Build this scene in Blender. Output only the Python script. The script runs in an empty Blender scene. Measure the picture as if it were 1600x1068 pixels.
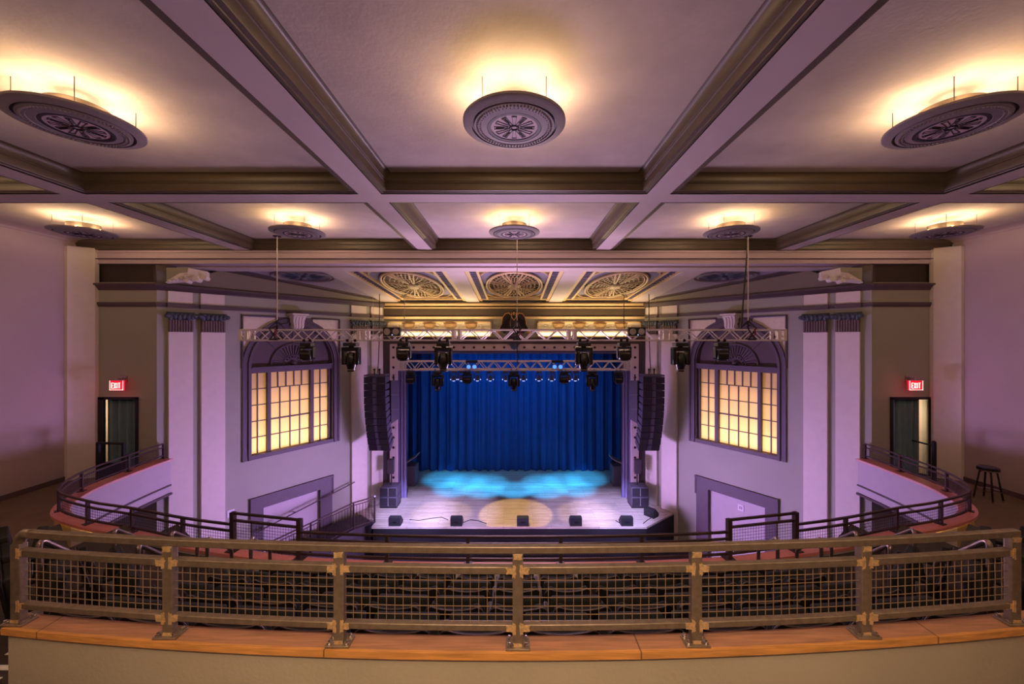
import bpy, bmesh, math, random
from mathutils import Vector, Matrix
random.seed(7)
PI = math.pi
CX, CY, F = 803.5, 530.0, 612.0      # principal point and focal length of the 1600x1068 frame
CZ = 7.3                             # eye height above the house floor
SC = bpy.context.scene
COL = SC.collection
ORG = {}

def P(px, py, Y):
    return ((px - CX) * Y / F, Y, -(py - CY) * Y / F)

def lin(c):
    return tuple(((v / 255.0) / 12.92 if v / 255.0 <= .04045 else (((v / 255.0) + .055) / 1.055) ** 2.4) for v in c)

# ------------------------------------------------------------------ materials
def mat(name, rgb, rough=.6, metal=0., var=.0, vscale=6., bump=0., bscale=40., spec=.5):
    m = bpy.data.materials.new(name); m.use_nodes = True
    nt = m.node_tree; b = nt.nodes['Principled BSDF']
    c = lin(rgb)
    b.inputs['Base Color'].default_value = (*c, 1)
    b.inputs['Roughness'].default_value = rough
    b.inputs['Metallic'].default_value = metal
    b.inputs['Specular IOR Level'].default_value = spec
    if var or bump:
        tc = nt.nodes.new('ShaderNodeTexCoord')
    if var:
        n = nt.nodes.new('ShaderNodeTexNoise'); n.inputs['Scale'].default_value = vscale; n.inputs['Detail'].default_value = 6
        r = nt.nodes.new('ShaderNodeValToRGB')
        r.color_ramp.elements[0].position = .3; r.color_ramp.elements[1].position = .7
        r.color_ramp.elements[0].color = (*[max(0, v * (1 - var)) for v in c], 1)
        r.color_ramp.elements[1].color = (*[min(1, v * (1 + var)) for v in c], 1)
        nt.links.new(tc.outputs['Object'], n.inputs['Vector'])
        nt.links.new(n.outputs['Fac'], r.inputs['Fac']); nt.links.new(r.outputs['Color'], b.inputs['Base Color'])
    if bump:
        n2 = nt.nodes.new('ShaderNodeTexNoise'); n2.inputs['Scale'].default_value = bscale; n2.inputs['Detail'].default_value = 4
        bp = nt.nodes.new('ShaderNodeBump'); bp.inputs['Strength'].default_value = bump; bp.inputs['Distance'].default_value = .02
        nt.links.new(tc.outputs['Object'], n2.inputs['Vector'])
        nt.links.new(n2.outputs['Fac'], bp.inputs['Height']); nt.links.new(bp.outputs['Normal'], b.inputs['Normal'])
    return m

def emat(name, rgb, strength):
    m = bpy.data.materials.new(name); m.use_nodes = True
    nt = m.node_tree; b = nt.nodes['Principled BSDF']
    b.inputs['Base Color'].default_value = (*lin(rgb), 1)
    b.inputs['Emission Color'].default_value = (*lin(rgb), 1)
    b.inputs['Emission Strength'].default_value = strength
    return m

def wood(name, c1, c2, axis='X', width=.1, rough=.45, seam=.35, shift=0.):
    """planks running along an axis, with grain"""
    m = bpy.data.materials.new(name); m.use_nodes = True
    nt = m.node_tree; N = nt.nodes; L = nt.links; b = N['Principled BSDF']
    tc = N.new('ShaderNodeTexCoord'); mp = N.new('ShaderNodeMapping')
    mp.inputs['Location'].default_value = (.37, shift, 0)
    if axis == 'Y': mp.inputs['Rotation'].default_value = (0, 0, PI / 2)
    L.new(tc.outputs['Object'], mp.inputs['Vector'])
    br = N.new('ShaderNodeTexBrick'); br.offset = .37; br.inputs['Scale'].default_value = 1.0
    br.inputs['Brick Width'].default_value = 1.6; br.inputs['Row Height'].default_value = width
    br.inputs['Mortar Size'].default_value = .004; br.inputs['Bias'].default_value = 0
    br.inputs['Color1'].default_value = (*lin(c1), 1); br.inputs['Color2'].default_value = (*lin(c2), 1)
    br.inputs['Mortar'].default_value = (*[v * seam for v in lin(c2)], 1)
    L.new(mp.outputs['Vector'], br.inputs['Vector'])
    g = N.new('ShaderNodeTexNoise'); g.inputs['Scale'].default_value = 4; g.inputs['Detail'].default_value = 8
    ms = N.new('ShaderNodeMapping'); ms.inputs['Scale'].default_value = (1.2, 16, 16)
    L.new(mp.outputs['Vector'], ms.inputs['Vector']); L.new(ms.outputs['Vector'], g.inputs['Vector'])
    mr = N.new('ShaderNodeMapRange'); mr.inputs['From Min'].default_value = .3; mr.inputs['From Max'].default_value = .7
    mr.inputs['To Min'].default_value = .72; mr.inputs['To Max'].default_value = 1.2
    L.new(g.outputs['Fac'], mr.inputs['Value'])
    mx = N.new('ShaderNodeMix'); mx.data_type = 'RGBA'; mx.blend_type = 'MULTIPLY'; mx.inputs['Factor'].default_value = 1
    L.new(br.outputs['Color'], mx.inputs['A']); L.new(mr.outputs['Result'], mx.inputs['B'])
    L.new(mx.outputs['Result'], b.inputs['Base Color'])
    b.inputs['Roughness'].default_value = rough
    return m

M = {}
def mk(k, *a, **kw): M[k] = mat(k, *a, **kw)
mk('ceiling', (190, 178, 174), .85, var=.10, vscale=2.2, bump=.16, bscale=22)
mk('soffit', (205, 190, 192), .7, var=.03, vscale=2)
mk('header_mauve', (196, 176, 190), .7)
mk('moulding', (88, 76, 64), .45, var=.08, vscale=3)
mk('moulding_dark', (74, 60, 58), .5)
mk('wall_side', (178, 160, 156), .8, var=.05, vscale=.7, bump=.1, bscale=30)
mk('wall_grey', (164, 162, 152), .8, var=.04, vscale=1.0, bump=.08)
mk('wall_dark', (62, 52, 46), .7, var=.05)
mk('band_dark', (88, 72, 76), .55)
mk('cream', (222, 210, 205), .65, var=.03)
mk('cream_relief', (226, 214, 190), .7, var=.06, vscale=9, bump=.6, bscale=26)
mk('swag_gold', (150, 118, 78), .55, var=.15, vscale=14)
mk('gilt', (214, 184, 138), .5, var=.06, vscale=8)
mk('olive', (138, 126, 106), .6, var=.04)
mk('panel_lilac', (172, 160, 180), .65, var=.05)
mk('slate_blue', (70, 78, 108), .6, var=.10, vscale=14)
mk('ladder_blue', (128, 118, 150), .65, var=.05)
mk('capital_blue', (72, 80, 94), .6, var=.25, vscale=22)
mk('capital_brown', (112, 92, 92), .65, var=.1, vscale=20)
mk('casing', (90, 76, 88), .6, var=.05)
mk('tympanum', (86, 70, 74), .65, var=.05)
mk('disc_grey', (140, 130, 136), .55, var=.05, vscale=9)
mk('disc_groove', (42, 36, 46), .6)
mk('disc_rose', (206, 182, 190), .6)
mk('steel', (140, 124, 108), .45, metal=.6, var=.18, vscale=30)
mk('weld', (226, 190, 140), .5, metal=.55, var=.25, vscale=60)
mk('bolt', (190, 180, 175), .25, metal=.95)
mk('wire', (168, 142, 112), .45, metal=.5)
mk('rail_dark', (84, 64, 66), .42, metal=.5)
mk('wire_dark', (70, 52, 58), .5, metal=.3)
mk('tube_steel', (150, 130, 125), .28, metal=.85)
M['cap_wood'] = wood('cap_wood', (176, 126, 96), (174, 123, 94), 'X', 7.0, .5, shift=2.5)
M['cap_edge'] = wood('cap_edge', (214, 150, 82), (213, 149, 81), 'X', 7.0, .5, shift=2.5)
mk('knee_wall', (178, 166, 146), .85, var=.06, vscale=1.6, bump=.1)
mk('ledge_red', (222, 138, 132), .3, var=.08, vscale=5)
mk('ledge_edge', (226, 176, 170), .5)
mk('fascia', (190, 178, 186), .75, var=.03)
mk('panel_tan', (160, 138, 96), .85, var=.16, vscale=5, bump=.2)
mk('carpet', (64, 54, 50), .95, var=.15, vscale=20, bump=.3, bscale=120)
mk('tread', (128, 112, 106), .9, var=.12, vscale=14)
mk('aisle_floor', (112, 94, 74), .7, var=.12, vscale=3)
mk('nosing', (225, 220, 215), .6)
mk('seat_fabric', (11, 9, 11), .9, var=.12, vscale=40)
mk('seat_shell', (20, 16, 18), .7, spec=.25)
mk('seat_piping', (86, 70, 74), .5)
mk('armrest_dark', (34, 28, 30), .6)
mk('seat_metal', (150, 136, 140), .4, metal=.4)
mk('black', (22, 20, 22), .45)
mk('black_matte', (16, 15, 17), .8)
mk('black_gloss', (30, 30, 32), .22)
mk('grille', (34, 28, 36), .75, var=.2, vscale=80)
mk('cabinet', (84, 75, 90), .55)
mk('truss', (226, 216, 216), .4, metal=.25)
mk('cable_steel', (200, 190, 185), .4, metal=.4)
mk('lens', (196, 196, 214), .15)
mk('reflector', (205, 205, 200), .2, metal=.8)
mk('strap_red', (150, 30, 40), .6)
mk('curtain_blue', (26, 74, 140), .9, var=.12, vscale=3)
mk('curtain_teal', (112, 142, 154), .85, var=.1, vscale=4)
mk('leg_grey', (120, 110, 150), .9, var=.05)
mk('frame_pink', (222, 202, 206), .6)
mk('socket', (58, 36, 54), .6)
M['stage_wood'] = wood('stage_wood', (194, 180, 164), (168, 152, 136), 'X', .085, .4)
mk('stage_black', (28, 22, 28), .6)
mk('house_floor', (52, 42, 52), .6, var=.1)
mk('bronze', (52, 40, 38), .45, metal=.3)
mk('gold', (226, 178, 112), .35, metal=.5)
mk('plate_white', (225, 215, 225), .5)
mk('stool_black', (26, 22, 20), .25)
mk('chrome', (220, 215, 210), .12, metal=1)
mk('lightbox_white', (240, 235, 225), .8)
M['exit_red'] = emat('exit_red', (235, 20, 45), .8)
M['exit_letter'] = emat('exit_letter', (255, 222, 212), 1.25)
M['led_warm'] = emat('led_warm', (255, 190, 80), 3.2)
M['uplit_glow'] = emat('uplit_glow', (255, 226, 165), 2.2)
M['led_blue'] = emat('led_blue', (90, 150, 255), 1.3)
M['lens_lit'] = emat('lens_lit', (190, 200, 255), 1.2)
M['bulb'] = emat('bulb', (255, 205, 130), 6)
# back-lit window glass: a milky pane that lets the lamp behind it through
gm = bpy.data.materials.new('milk_glass'); gm.use_nodes = True
_n = gm.node_tree.nodes; _l = gm.node_tree.links
for x in list(_n):
    if x.type == 'BSDF_PRINCIPLED': _n.remove(x)
_t = _n.new('ShaderNodeBsdfTranslucent'); _t.inputs['Color'].default_value = (*lin((255, 236, 205)), 1)
_d = _n.new('ShaderNodeBsdfDiffuse'); _d.inputs['Color'].default_value = (*lin((235, 215, 185)), 1)
_w = _n.new('ShaderNodeTexWave'); _w.inputs['Scale'].default_value = 22; _w.inputs['Distortion'].default_value = .4
_x = _n.new('ShaderNodeMixShader'); _x.inputs['Fac'].default_value = .35
_l.new(_t.outputs[0], _x.inputs[1]); _l.new(_d.outputs[0], _x.inputs[2])
_l.new(_x.outputs[0], _n['Material Output'].inputs['Surface'])
M['milk_glass'] = gm

# ------------------------------------------------------------------ mesh builder
class MB:
    """collects shapes; coordinates are eye-relative (z up, eye at 0) unless local=True"""
    def __init__(s, local=False):
        s.v = []; s.f = []; s.local = local
    def add(s, vs, fs):
        o = len(s.v); s.v += [tuple(p) for p in vs]; s.f += [tuple(i + o for i in f) for f in fs]; return s
    def box(s, x0, x1, y0, y1, z0, z1):
        if x0 > x1: x0, x1 = x1, x0
        vs = [(x, y, z) for x in (x0, x1) for y in (y0, y1) for z in (z0, z1)]
        return s.add(vs, [(0, 1, 3, 2), (4, 6, 7, 5), (0, 4, 5, 1), (2, 3, 7, 6), (0, 2, 6, 4), (1, 5, 7, 3)])
    def hexa(s, a, b):
        """two quads a,b (4 points each) joined"""
        return s.add(list(a) + list(b), [(0, 1, 2, 3), (7, 6, 5, 4), (0, 4, 5, 1), (1, 5, 6, 2), (2, 6, 7, 3), (3, 7, 4, 0)])
    def prism(s, poly, off):
        n = len(poly); off = Vector(off)
        b = [tuple(Vector(p) + off) for p in poly]
        return s.add(list(poly) + b, [tuple(range(n)), tuple(range(2 * n - 1, n - 1, -1))] + [(i, i + n, (i + 1) % n + n, (i + 1) % n) for i in range(n)])
    def tube(s, pts, r, n=8, closed=False, caps=True, flat=None):
        pts = [Vector(p) for p in pts]; m = len(pts)
        t0 = (pts[1] - pts[0]).normalized()
        up = Vector((0, 0, 1)) if abs(t0.z) < .9 else Vector((0, 1, 0))
        u = t0.cross(up).normalized(); rings = []
        for i in range(m):
            if closed: t = (pts[(i + 1) % m] - pts[i - 1]).normalized()
            elif i == 0: t = t0
            elif i == m - 1: t = (pts[-1] - pts[-2]).normalized()
            else: t = ((pts[i + 1] - pts[i]).normalized() + (pts[i] - pts[i - 1]).normalized()).normalized()
            u = (u - t * u.dot(t)).normalized(); w = t.cross(u)
            rr = r[i] if isinstance(r, (list, tuple)) else r
            rings.append([tuple(pts[i] + u * (rr * math.cos(a)) + w * (rr * (flat or 1) * math.sin(a))) for a in [2 * PI * (k + .5) / n for k in range(n)]])
        vs = [p for ring in rings for p in ring]; fs = []
        for i in range(m if closed else m - 1):
            a, b = i * n, ((i + 1) % m) * n
            fs += [(a + k, a + (k + 1) % n, b + (k + 1) % n, b + k) for k in range(n)]
        if caps and not closed: fs += [tuple(range(n - 1, -1, -1)), tuple(range((m - 1) * n, m * n))]
        return s.add(vs, fs)
    def lathe(s, prof, c=(0, 0, 0), n=24, axis='z', cap=True):
        vs = []; m = len(prof); fs = []
        for r, h in prof:
            for k in range(n):
                a = 2 * PI * k / n; x, y = r * math.cos(a), r * math.sin(a)
                p = {'z': (x, y, h), 'y': (x, h, y), 'x': (h, x, y)}[axis]
                vs.append((c[0] + p[0], c[1] + p[1], c[2] + p[2]))
        for i in range(m - 1):
            fs += [(i * n + k, i * n + (k + 1) % n, (i + 1) * n + (k + 1) % n, (i + 1) * n + k) for k in range(n)]
        if cap:
            fs += [tuple(range(n)), tuple(range((m - 1) * n, m * n))]
        return s.add(vs, fs)
    def ball(s, c, r, n=10, m=7):
        rx, ry, rz = r if isinstance(r, (tuple, list)) else (r, r, r)
        vs = [(c[0], c[1], c[2] + rz)]
        for i in range(1, m):
            a = PI * i / m
            vs += [(c[0] + rx * math.sin(a) * math.cos(2 * PI * k / n), c[1] + ry * math.sin(a) * math.sin(2 * PI * k / n), c[2] + rz * math.cos(a)) for k in range(n)]
        vs.append((c[0], c[1], c[2] - rz)); L = len(vs) - 1
        fs = [(0, 1 + k, 1 + (k + 1) % n) for k in range(n)]
        for i in range(m - 2):
            fs += [(1 + i * n + k, 1 + (i + 1) * n + k, 1 + (i + 1) * n + (k + 1) % n, 1 + i * n + (k + 1) % n) for k in range(n)]
        fs += [(L, 1 + (m - 2) * n + (k + 1) % n, 1 + (m - 2) * n + k) for k in range(n)]
        return s.add(vs, fs)
    def sweep(s, path, prof, closed=False):
        """profile (d,h): d to the left of travel, h up; mitred"""
        path = [Vector(p) for p in path]; m = len(path); q = len(prof); vs = []; fs = []
        def nrm(a, b):
            t = Vector((b.x - a.x, b.y - a.y)); t.normalize(); return Vector((-t.y, t.x))
        for i in range(m):
            if closed or 0 < i < m - 1:
                n1 = nrm(path[i - 1], path[i]); n2 = nrm(path[i], path[(i + 1) % m]); mm = (n1 + n2) / (1 + n1.dot(n2))
            elif i == 0: mm = nrm(path[0], path[1])
            else: mm = nrm(path[-2], path[-1])
            for d, h in prof: vs.append((path[i].x + mm.x * d, path[i].y + mm.y * d, path[i].z + h))
        for i in range(m if closed else m - 1):
            a, b = i * q, ((i + 1) % m) * q
            fs += [(a + k, a + (k + 1) % q, b + (k + 1) % q, b + k) for k in range(q)]
        if not closed: fs += [tuple(range(q)), tuple(range((m - 1) * q, m * q))]
        return s.add(vs, fs)
    def strip(s, A, B, z0, z1):
        """slab between two plan polylines of equal length"""
        n = len(A); vs = []
        for a, b in zip(A, B): vs += [(a[0], a[1], z0), (a[0], a[1], z1), (b[0], b[1], z1), (b[0], b[1], z0)]
        fs = []
        for i in range(n - 1):
            o, p = 4 * i, 4 * i + 4
            fs += [(o + k, o + (k + 1) % 4, p + (k + 1) % 4, p + k) for k in range(4)]
        fs += [(0, 1, 2, 3), tuple(4 * (n - 1) + k for k in (3, 2, 1, 0))]
        return s.add(vs, fs)
    def xf(s, fn):
        s.v = [tuple(fn(p)) for p in s.v]; return s
    def build(s, name, m, parent=None, smooth=True, bevel=0.):
        me = bpy.data.meshes.new(name)
        o = (0, 0, 0) if s.local else ORG.get(parent.name if parent else None, (0, 0, -CZ))
        if s.local: vs = s.v
        else: vs = [(p[0] - o[0], p[1] - o[1], p[2] - o[2]) for p in s.v]
        me.from_pydata(vs, [], s.f)
        bm = bmesh.new(); bm.from_mesh(me)
        bmesh.ops.recalc_face_normals(bm, faces=bm.faces)
        bm.to_mesh(me); bm.free()
        me.polygons.foreach_set('use_smooth', [smooth] * len(me.polygons))
        if smooth: me.set_sharp_from_angle(angle=math.radians(38))
        me.materials.append(M[m] if isinstance(m, str) else m)
        ob = bpy.data.objects.new(name, me); COL.objects.link(ob)
        if parent:
            ob.parent = parent; ORG[ob.name] = o
        if bevel:
            b = ob.modifiers.new('bevel', 'BEVEL'); b.width = bevel; b.segments = 2; b.limit_method = 'ANGLE'
        return ob

def tag(o, label=None, cat=None, group=None, kind=None):
    if label: o['label'] = label
    if cat: o['category'] = cat
    if group: o['group'] = group
    if kind: o['kind'] = kind
    return o

def thing(name, label, cat, loc=(0, 0, 0), rz=0, group=None, local=False):
    """Empty at the base of a thing; loc is eye-relative"""
    o = bpy.data.objects.new(name, None); COL.objects.link(o); o.empty_display_size = .1
    o.location = (loc[0], loc[1], loc[2] + CZ); o.rotation_euler = (0, 0, rz)
    ORG[o.name] = tuple(loc)
    return tag(o, label, cat, group)

def solo(name, mb, m, label, cat, group=None, origin=None, **kw):
    """a thing that is one mesh, with its origin at its own base"""
    o = origin
    if o is None and not mb.local:
        xs = [p[0] for p in mb.v]; ys = [p[1] for p in mb.v]; zs = [p[2] for p in mb.v]
        o = ((min(xs) + max(xs)) / 2, (min(ys) + max(ys)) / 2, min(zs))
    b = MB(local=True); b.f = mb.f
    b.v = mb.v if mb.local else [(p[0] - o[0], p[1] - o[1], p[2] - o[2]) for p in mb.v]
    ob = b.build(name, m, **kw); ob.location = (o[0], o[1], o[2] + CZ)
    return tag(ob, label, cat, group)

def struct(name, mb, m, parent=None, **kw):
    ob = mb.build(name, m, parent, **kw)
    if not parent: ob['kind'] = 'structure'
    return ob

def dup(root, loc=None, rz=None, label=None, group=None):
    r = root.copy(); COL.objects.link(r)
    if loc is not None: r.location = (loc[0], loc[1], loc[2] + CZ)
    if rz is not None: r.rotation_euler = (0, 0, rz)
    if label: r['label'] = label
    if group: r['group'] = group
    for ch in list(root.children):
        c = ch.copy(); COL.objects.link(c); c.parent = r
        for g in list(ch.children):
            d = g.copy(); COL.objects.link(d); d.parent = c
    return r

def arc(cx, cy, r, a0, a1, n):
    return [(cx + r * math.cos(a0 + (a1 - a0) * i / n), cy + r * math.sin(a0 + (a1 - a0) * i / n)) for i in range(n + 1)]

def rect_wall(mb, mapf, s0, s1, z0, z1, d0, d1, holes):
    """wall slab in (s,d,z) with rectangular holes; mapf places it"""
    ss = sorted(set([s0, s1] + [h[0] for h in holes] + [h[1] for h in holes]))
    for a, b in zip(ss, ss[1:]):
        zs = [(z0, z1)]
        for h in holes:
            if h[0] < b - 1e-6 and h[1] > a + 1e-6:
                nz = []
                for lo, hi in zs:
                    if h[2] > lo: nz.append((lo, min(hi, h[2])))
                    if h[3] < hi: nz.append((max(lo, h[3]), hi))
                zs = nz
        for lo, hi in zs:
            if hi - lo > 1e-6:
                q = [mapf(a, d0, lo), mapf(b, d0, lo), mapf(b, d0, hi), mapf(a, d0, hi)]
                p = [mapf(a, d1, lo), mapf(b, d1, lo), mapf(b, d1, hi), mapf(a, d1, hi)]
                mb.hexa(q, p)
    return mb

def mbox(mb, mapf, s0, s1, d0, d1, z0, z1):
    return mb.hexa([mapf(s0, d0, z0), mapf(s1, d0, z0), mapf(s1, d0, z1), mapf(s0, d0, z1)],
                   [mapf(s0, d1, z0), mapf(s1, d1, z0), mapf(s1, d1, z1), mapf(s0, d1, z1)])

ORD = ['first', 'second', 'third', 'fourth', 'fifth', 'sixth', 'seventh', 'eighth', 'ninth', 'tenth', 'eleventh', 'twelfth', 'thirteenth']
SIDE = {-1: 'left', 1: 'right'}

# ------------------------------------------------------------------ levels and planes
XW = 10.8; ZS = 2.2; ZCEIL = 2.453; YH = 9.73
ZST = -6.23; ZFL = -7.3; ZAIS = -3.4; ZLED = -2.97
YP = 15.2
T2S = 1.2235
P0 = (-8.9, 9.75); DIR = (.705 / T2S, 1 / T2S); NRM = (1 / T2S, -.705 / T2S)
def SW(side):
    """splay wall frame: s along the wall towards the stage, d into the room"""
    return lambda s, d, z: (-side * -1 * 0 + (P0[0] + DIR[0] * s + NRM[0] * d) * (1 if side < 0 else -1), P0[1] + DIR[1] * s + NRM[1] * d, z)
SLEN = 5.453 * T2S

# ------------------------------------------------------------------ SETTING
# ceiling slab and beams
struct('ceiling', MB().box(-11.2, 11.2, -5, 9.75, ZCEIL, ZCEIL + .15), 'ceiling')
bx = [(-6.88, -6.52), (-2.36, -2.015), (2.015, 2.36), (6.52, 6.88)]
trim_n = [0]
def trim(mb, m, **kw):
    trim_n[0] += 1
    return struct('trim_%d' % trim_n[0], mb, m, **kw)
for a, b in bx: trim(MB().box(a, b, -5, YH, ZS, ZCEIL + .02), 'soffit')
for y0, y1 in ((5.944, 6.292), (1.61, 1.958)):
    mb = MB(); xs = [-XW] + [v for p in bx for v in p] + [XW]
    for i in range(0, 10, 2): mb.box(xs[i], xs[i + 1], y0, y1, ZS, ZCEIL + .02)
    trim(mb, 'soffit')
CYMA = [(0, 0.001), (0, .012), (.04, .012), (.045, .022), (.098, .022), (.102, .03), (.102, .125), (.114, .13), (.114, .15), (.124, .152)]
CYMA += [(.124 + .076 * (1 - math.cos(i / 8 * PI / 2)), .152 + .101 * math.sin(i / 8 * PI / 2)) for i in range(1, 9)]
CYMA += [(.2, .26), (-.01, .26), (-.01, .001)]
cols = [(-XW, -6.88), (-6.52, -2.36), (-2.015, 2.015), (2.36, 6.52), (6.88, XW)]
for y0, y1 in ((1.958, 5.944), (6.292, YH + .03)):
    for i, (a, b) in enumerate(cols):
        if i == 0: path, cl = [(a, y0, ZS), (b, y0, ZS), (b, y1, ZS), (a, y1, ZS)], False
        elif i == 4: path, cl = [(b, y1, ZS), (a, y1, ZS), (a, y0, ZS), (b, y0, ZS)], False
        else: path, cl = [(a, y0, ZS), (b, y0, ZS), (b, y1, ZS), (a, y1, ZS)], True
        trim(MB().sweep(path, CYMA, cl), 'moulding')
# side walls
for s in (-1, 1):
    n = SIDE[s]
    struct('wall_' + n, MB().box(s * XW, s * (XW + .2), -5, 9.95, ZFL, ZCEIL + .1), 'wall_side')
    cove = [(0, 2.376), (.03, 2.376), (.05, 2.392)] + [(.05 + .32 * (1 - math.cos(i / 8 * PI / 2)), 2.392 + .061 * math.sin(i / 8 * PI / 2)) for i in range(1, 9)] + [(0, 2.46)]
    p = [(s * XW, 9.7, 0), (s * XW, 6.3, 0)]; p2 = [(s * XW, 5.94, 0), (s * XW, -2, 0)]
    for pth in (p, p2):
        if s > 0: pth = pth[::-1]
        trim(MB().sweep(pth, cove), 'wall_side')
    struct('baseboard_' + n, MB().box(s * XW, s * (XW - .02), -2, 9.7, ZAIS, ZAIS + .11), 'band_dark')
struct('wall_back', MB().box(-11, 11, -5.2, -5, ZFL, ZCEIL + .1), 'wall_side')
struct('floor', MB().box(-11, 11, -5, 15.3, ZFL - .2, ZFL), 'house_floor')

# header beam across the front of the hall
hp = [(0, 2.6), (0, 2.165), (.05, 2.16), (.05, 2.15), (.02, 2.14), (.02, 2.0), (.035, 1.995), (.035, 1.985), (.0, 1.98), (.0, 1.895), (.015, 1.89), (.015, 1.88), (-.45, 1.88), (-.45, 2.6)]
trim(MB().sweep([(-XW, YH, 0), (XW, YH, 0)], [(-d, h) for d, h in hp]), 'header_mauve')
trim(MB().sweep([(-10.36, YH - .055, 0), (10.36, YH - .055, 0)], [(0, 1.986), (-.012, 1.986), (-.012, 2.002), (0, 2.002)]), 'wall_dark')
# exit walls: grey piers either side, with a curtained door
for s in (-1, 1):
    n = SIDE[s]
    f = (lambda s_: (lambda a, d, z: (s_ * a, 9.75 - d, z)))(s)
    struct('wall_front_' + n, rect_wall(MB(), f, 8.9, XW, ZFL, 1.42, 0, -.22, [(9.39, 10.38, ZAIS, -1.49)]), 'wall_grey')
    trim(mbox(MB(), f, 8.85, XW, -.1, -.3, 1.38, 1.95), 'wall_dark')
    prof = [(0, 1.226), (.02, 1.226), (.03, 1.26), (.07, 1.30), (.1, 1.34), (.12, 1.345), (.12, 1.386), (0, 1.386)]
    pth = [(s * 10.36, 9.75, 0), (s * 8.9, 9.75, 0)]
    e = SW(s)(SLEN, 0, 0); pth.append((e[0], e[1], 0))
    sg = -1 if s < 0 else 1
    trim(MB().sweep(pth, [(sg * d, h) for d, h in prof]), 'band_dark')
    prof2 = [(0, .812), (.02, .812), (.03, .85), (.05, .86), (.05, .924), (0, .924)]
    trim(MB().sweep(pth, [(sg * d, h) for d, h in prof2]), 'band_dark')
    # corner pilaster
    trim(MB().prism([(s * XW, 9.40, ZAIS), (s * 10.73, 9.40, ZAIS), (s * 10.66, 9.47, ZAIS), (s * 10.34, 9.66, ZAIS), (s * 10.34, 9.76, ZAIS), (s * XW, 9.76, ZAIS)], (0, 0, 2.25 - ZAIS)), 'cream')
    # door frame, recess behind
    fr = MB()
    mbox(fr, f, 9.35, 9.41, -.2, .03, ZAIS, -1.45); mbox(fr, f, 10.19 if s < 0 else 10.33, 10.42, -.02, .03, ZAIS, -1.45); mbox(fr, f, 9.35, 10.42, -.2, .03, -1.49, -1.43)
    d = fr.build('door_%d' % (1 if s < 0 else 2), 'black'); d['kind'] = 'structure'
    struct('wall_lobby_' + n, mbox(mbox(mbox(mbox(MB(), f, XW, XW + .1, -.2, -1.4, ZAIS, -1), f, 9.0, XW, -1.3, -1.4, ZAIS, -1), f, 9.0, 9.1, -.22, -1.4, ZAIS, -1), f, 9.0, XW, -.22, -1.4, -1.2, -1.1), 'wall_side')
    struct('floor_lobby_' + n, mbox(MB(), f, 9.0, XW, -.0, -1.4, ZAIS - .1, ZAIS), 'aisle_floor')

# splay walls
ZT = -4.715
for s in (-1, 1):
    n = SIDE[s]; f = SW(s)
    holes = [(1.854, 4.824, -3.53, .69), (2.13, 4.4, ZFL, -4.94)]
    struct('wall_splay_' + n, rect_wall(MB(), f, 0, SLEN + .1, ZFL, 1.7, 0, -.25, holes), 'wall_grey')
    # cove band above the cornice
    struct('wall_cove_' + n, MB().hexa([f(-.02, 0, 1.38), f(SLEN + .1, 0, 1.38), f(SLEN + .1, .0, 1.9), f(-.02, 0, 1.9)], [f(-.02, -.2, 1.38), f(SLEN + .1, -.2, 1.38), f(SLEN + .1, -.2, 1.9), f(-.02, -.2, 1.9)]), 'moulding')
    # lower doorway: dark casing round a blank panel
    dr = MB()
    for a, b in ((2.098, 2.40), (4.13, 4.544)): mbox(dr, f, a, b, -.05, .05, ZFL, -5.02)
    mbox(dr, f, 2.098, 4.544, -.05, .05, -5.02, ZT); mbox(dr, f, 2.05, 4.59, -.05, .08, ZT, ZT + .06)
    for a, b in ((2.05, 2.098), (4.544, 4.59)): mbox(dr, f, a, b, -.05, .07, ZT - .55, ZT)
    o = dr.build('door_%d' % (3 if s < 0 else 4), 'casing'); o['kind'] = 'structure'
    struct('wall_niche_' + n, mbox(MB(), f, 2.14, 4.39, -.14, -.06, ZFL, -4.95), 'fascia')
# proscenium wall
f = lambda a, d, z: (a, YP - d, z)
struct('wall_proscenium', rect_wall(MB(), f, -5.3, 5.3, ZFL, 2.1, 0, -.2, [(-4.6, 4.6, ZST - .1, -.38)]), 'wall_grey')
pr = [(0, 1.20), (.03, 1.2), (.05, 1.23), (.05, 1.25), (0, 1.26), (0, 1.30), (.06, 1.31), (.1, 1.36), (.1, 1.40), (0, 1.40)]
trim(MB().sweep([(-5.05, YP, 0), (5.05, YP, 0)], [(-d, h) for d, h in pr]), 'gilt')
trim(MB().sweep([(-5.05, YP, 0), (5.05, YP, 0)], [(-d, h) for d, h in [(0, .80), (.04, .80), (.07, .84), (.07, .88), (0, .88)]]), 'gilt')
trim(MB().box(-5.05, 5.05, YP - .03, YP, .885, 1.20), 'moulding')
trim(MB().box(-5.05, 5.05, YP - .05, YP, -.16, .08), 'band_dark')
trim(MB().box(-5.05, -4.79, YP - .04, YP, ZST, -.16).box(5.05, 4.79, YP - .04, YP, ZST, -.16), 'casing')
# stage house
struct('wall_stage_back', MB().box(-6.5, 6.5, 19.2, 19.4, ZST, 2.2), 'stage_black')
struct('wall_stage_left', MB().box(-6.5, -6.3, 15.4, 19.2, ZST, 2.2), 'stage_black')
struct('wall_stage_right', MB().box(6.3, 6.5, 15.4, 19.2, ZST, 2.2), 'stage_black')
struct('ceiling_stage', MB().box(-6.5, 6.5, 15.4, 19.4, 1.4, 1.6), 'stage_black')
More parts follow.
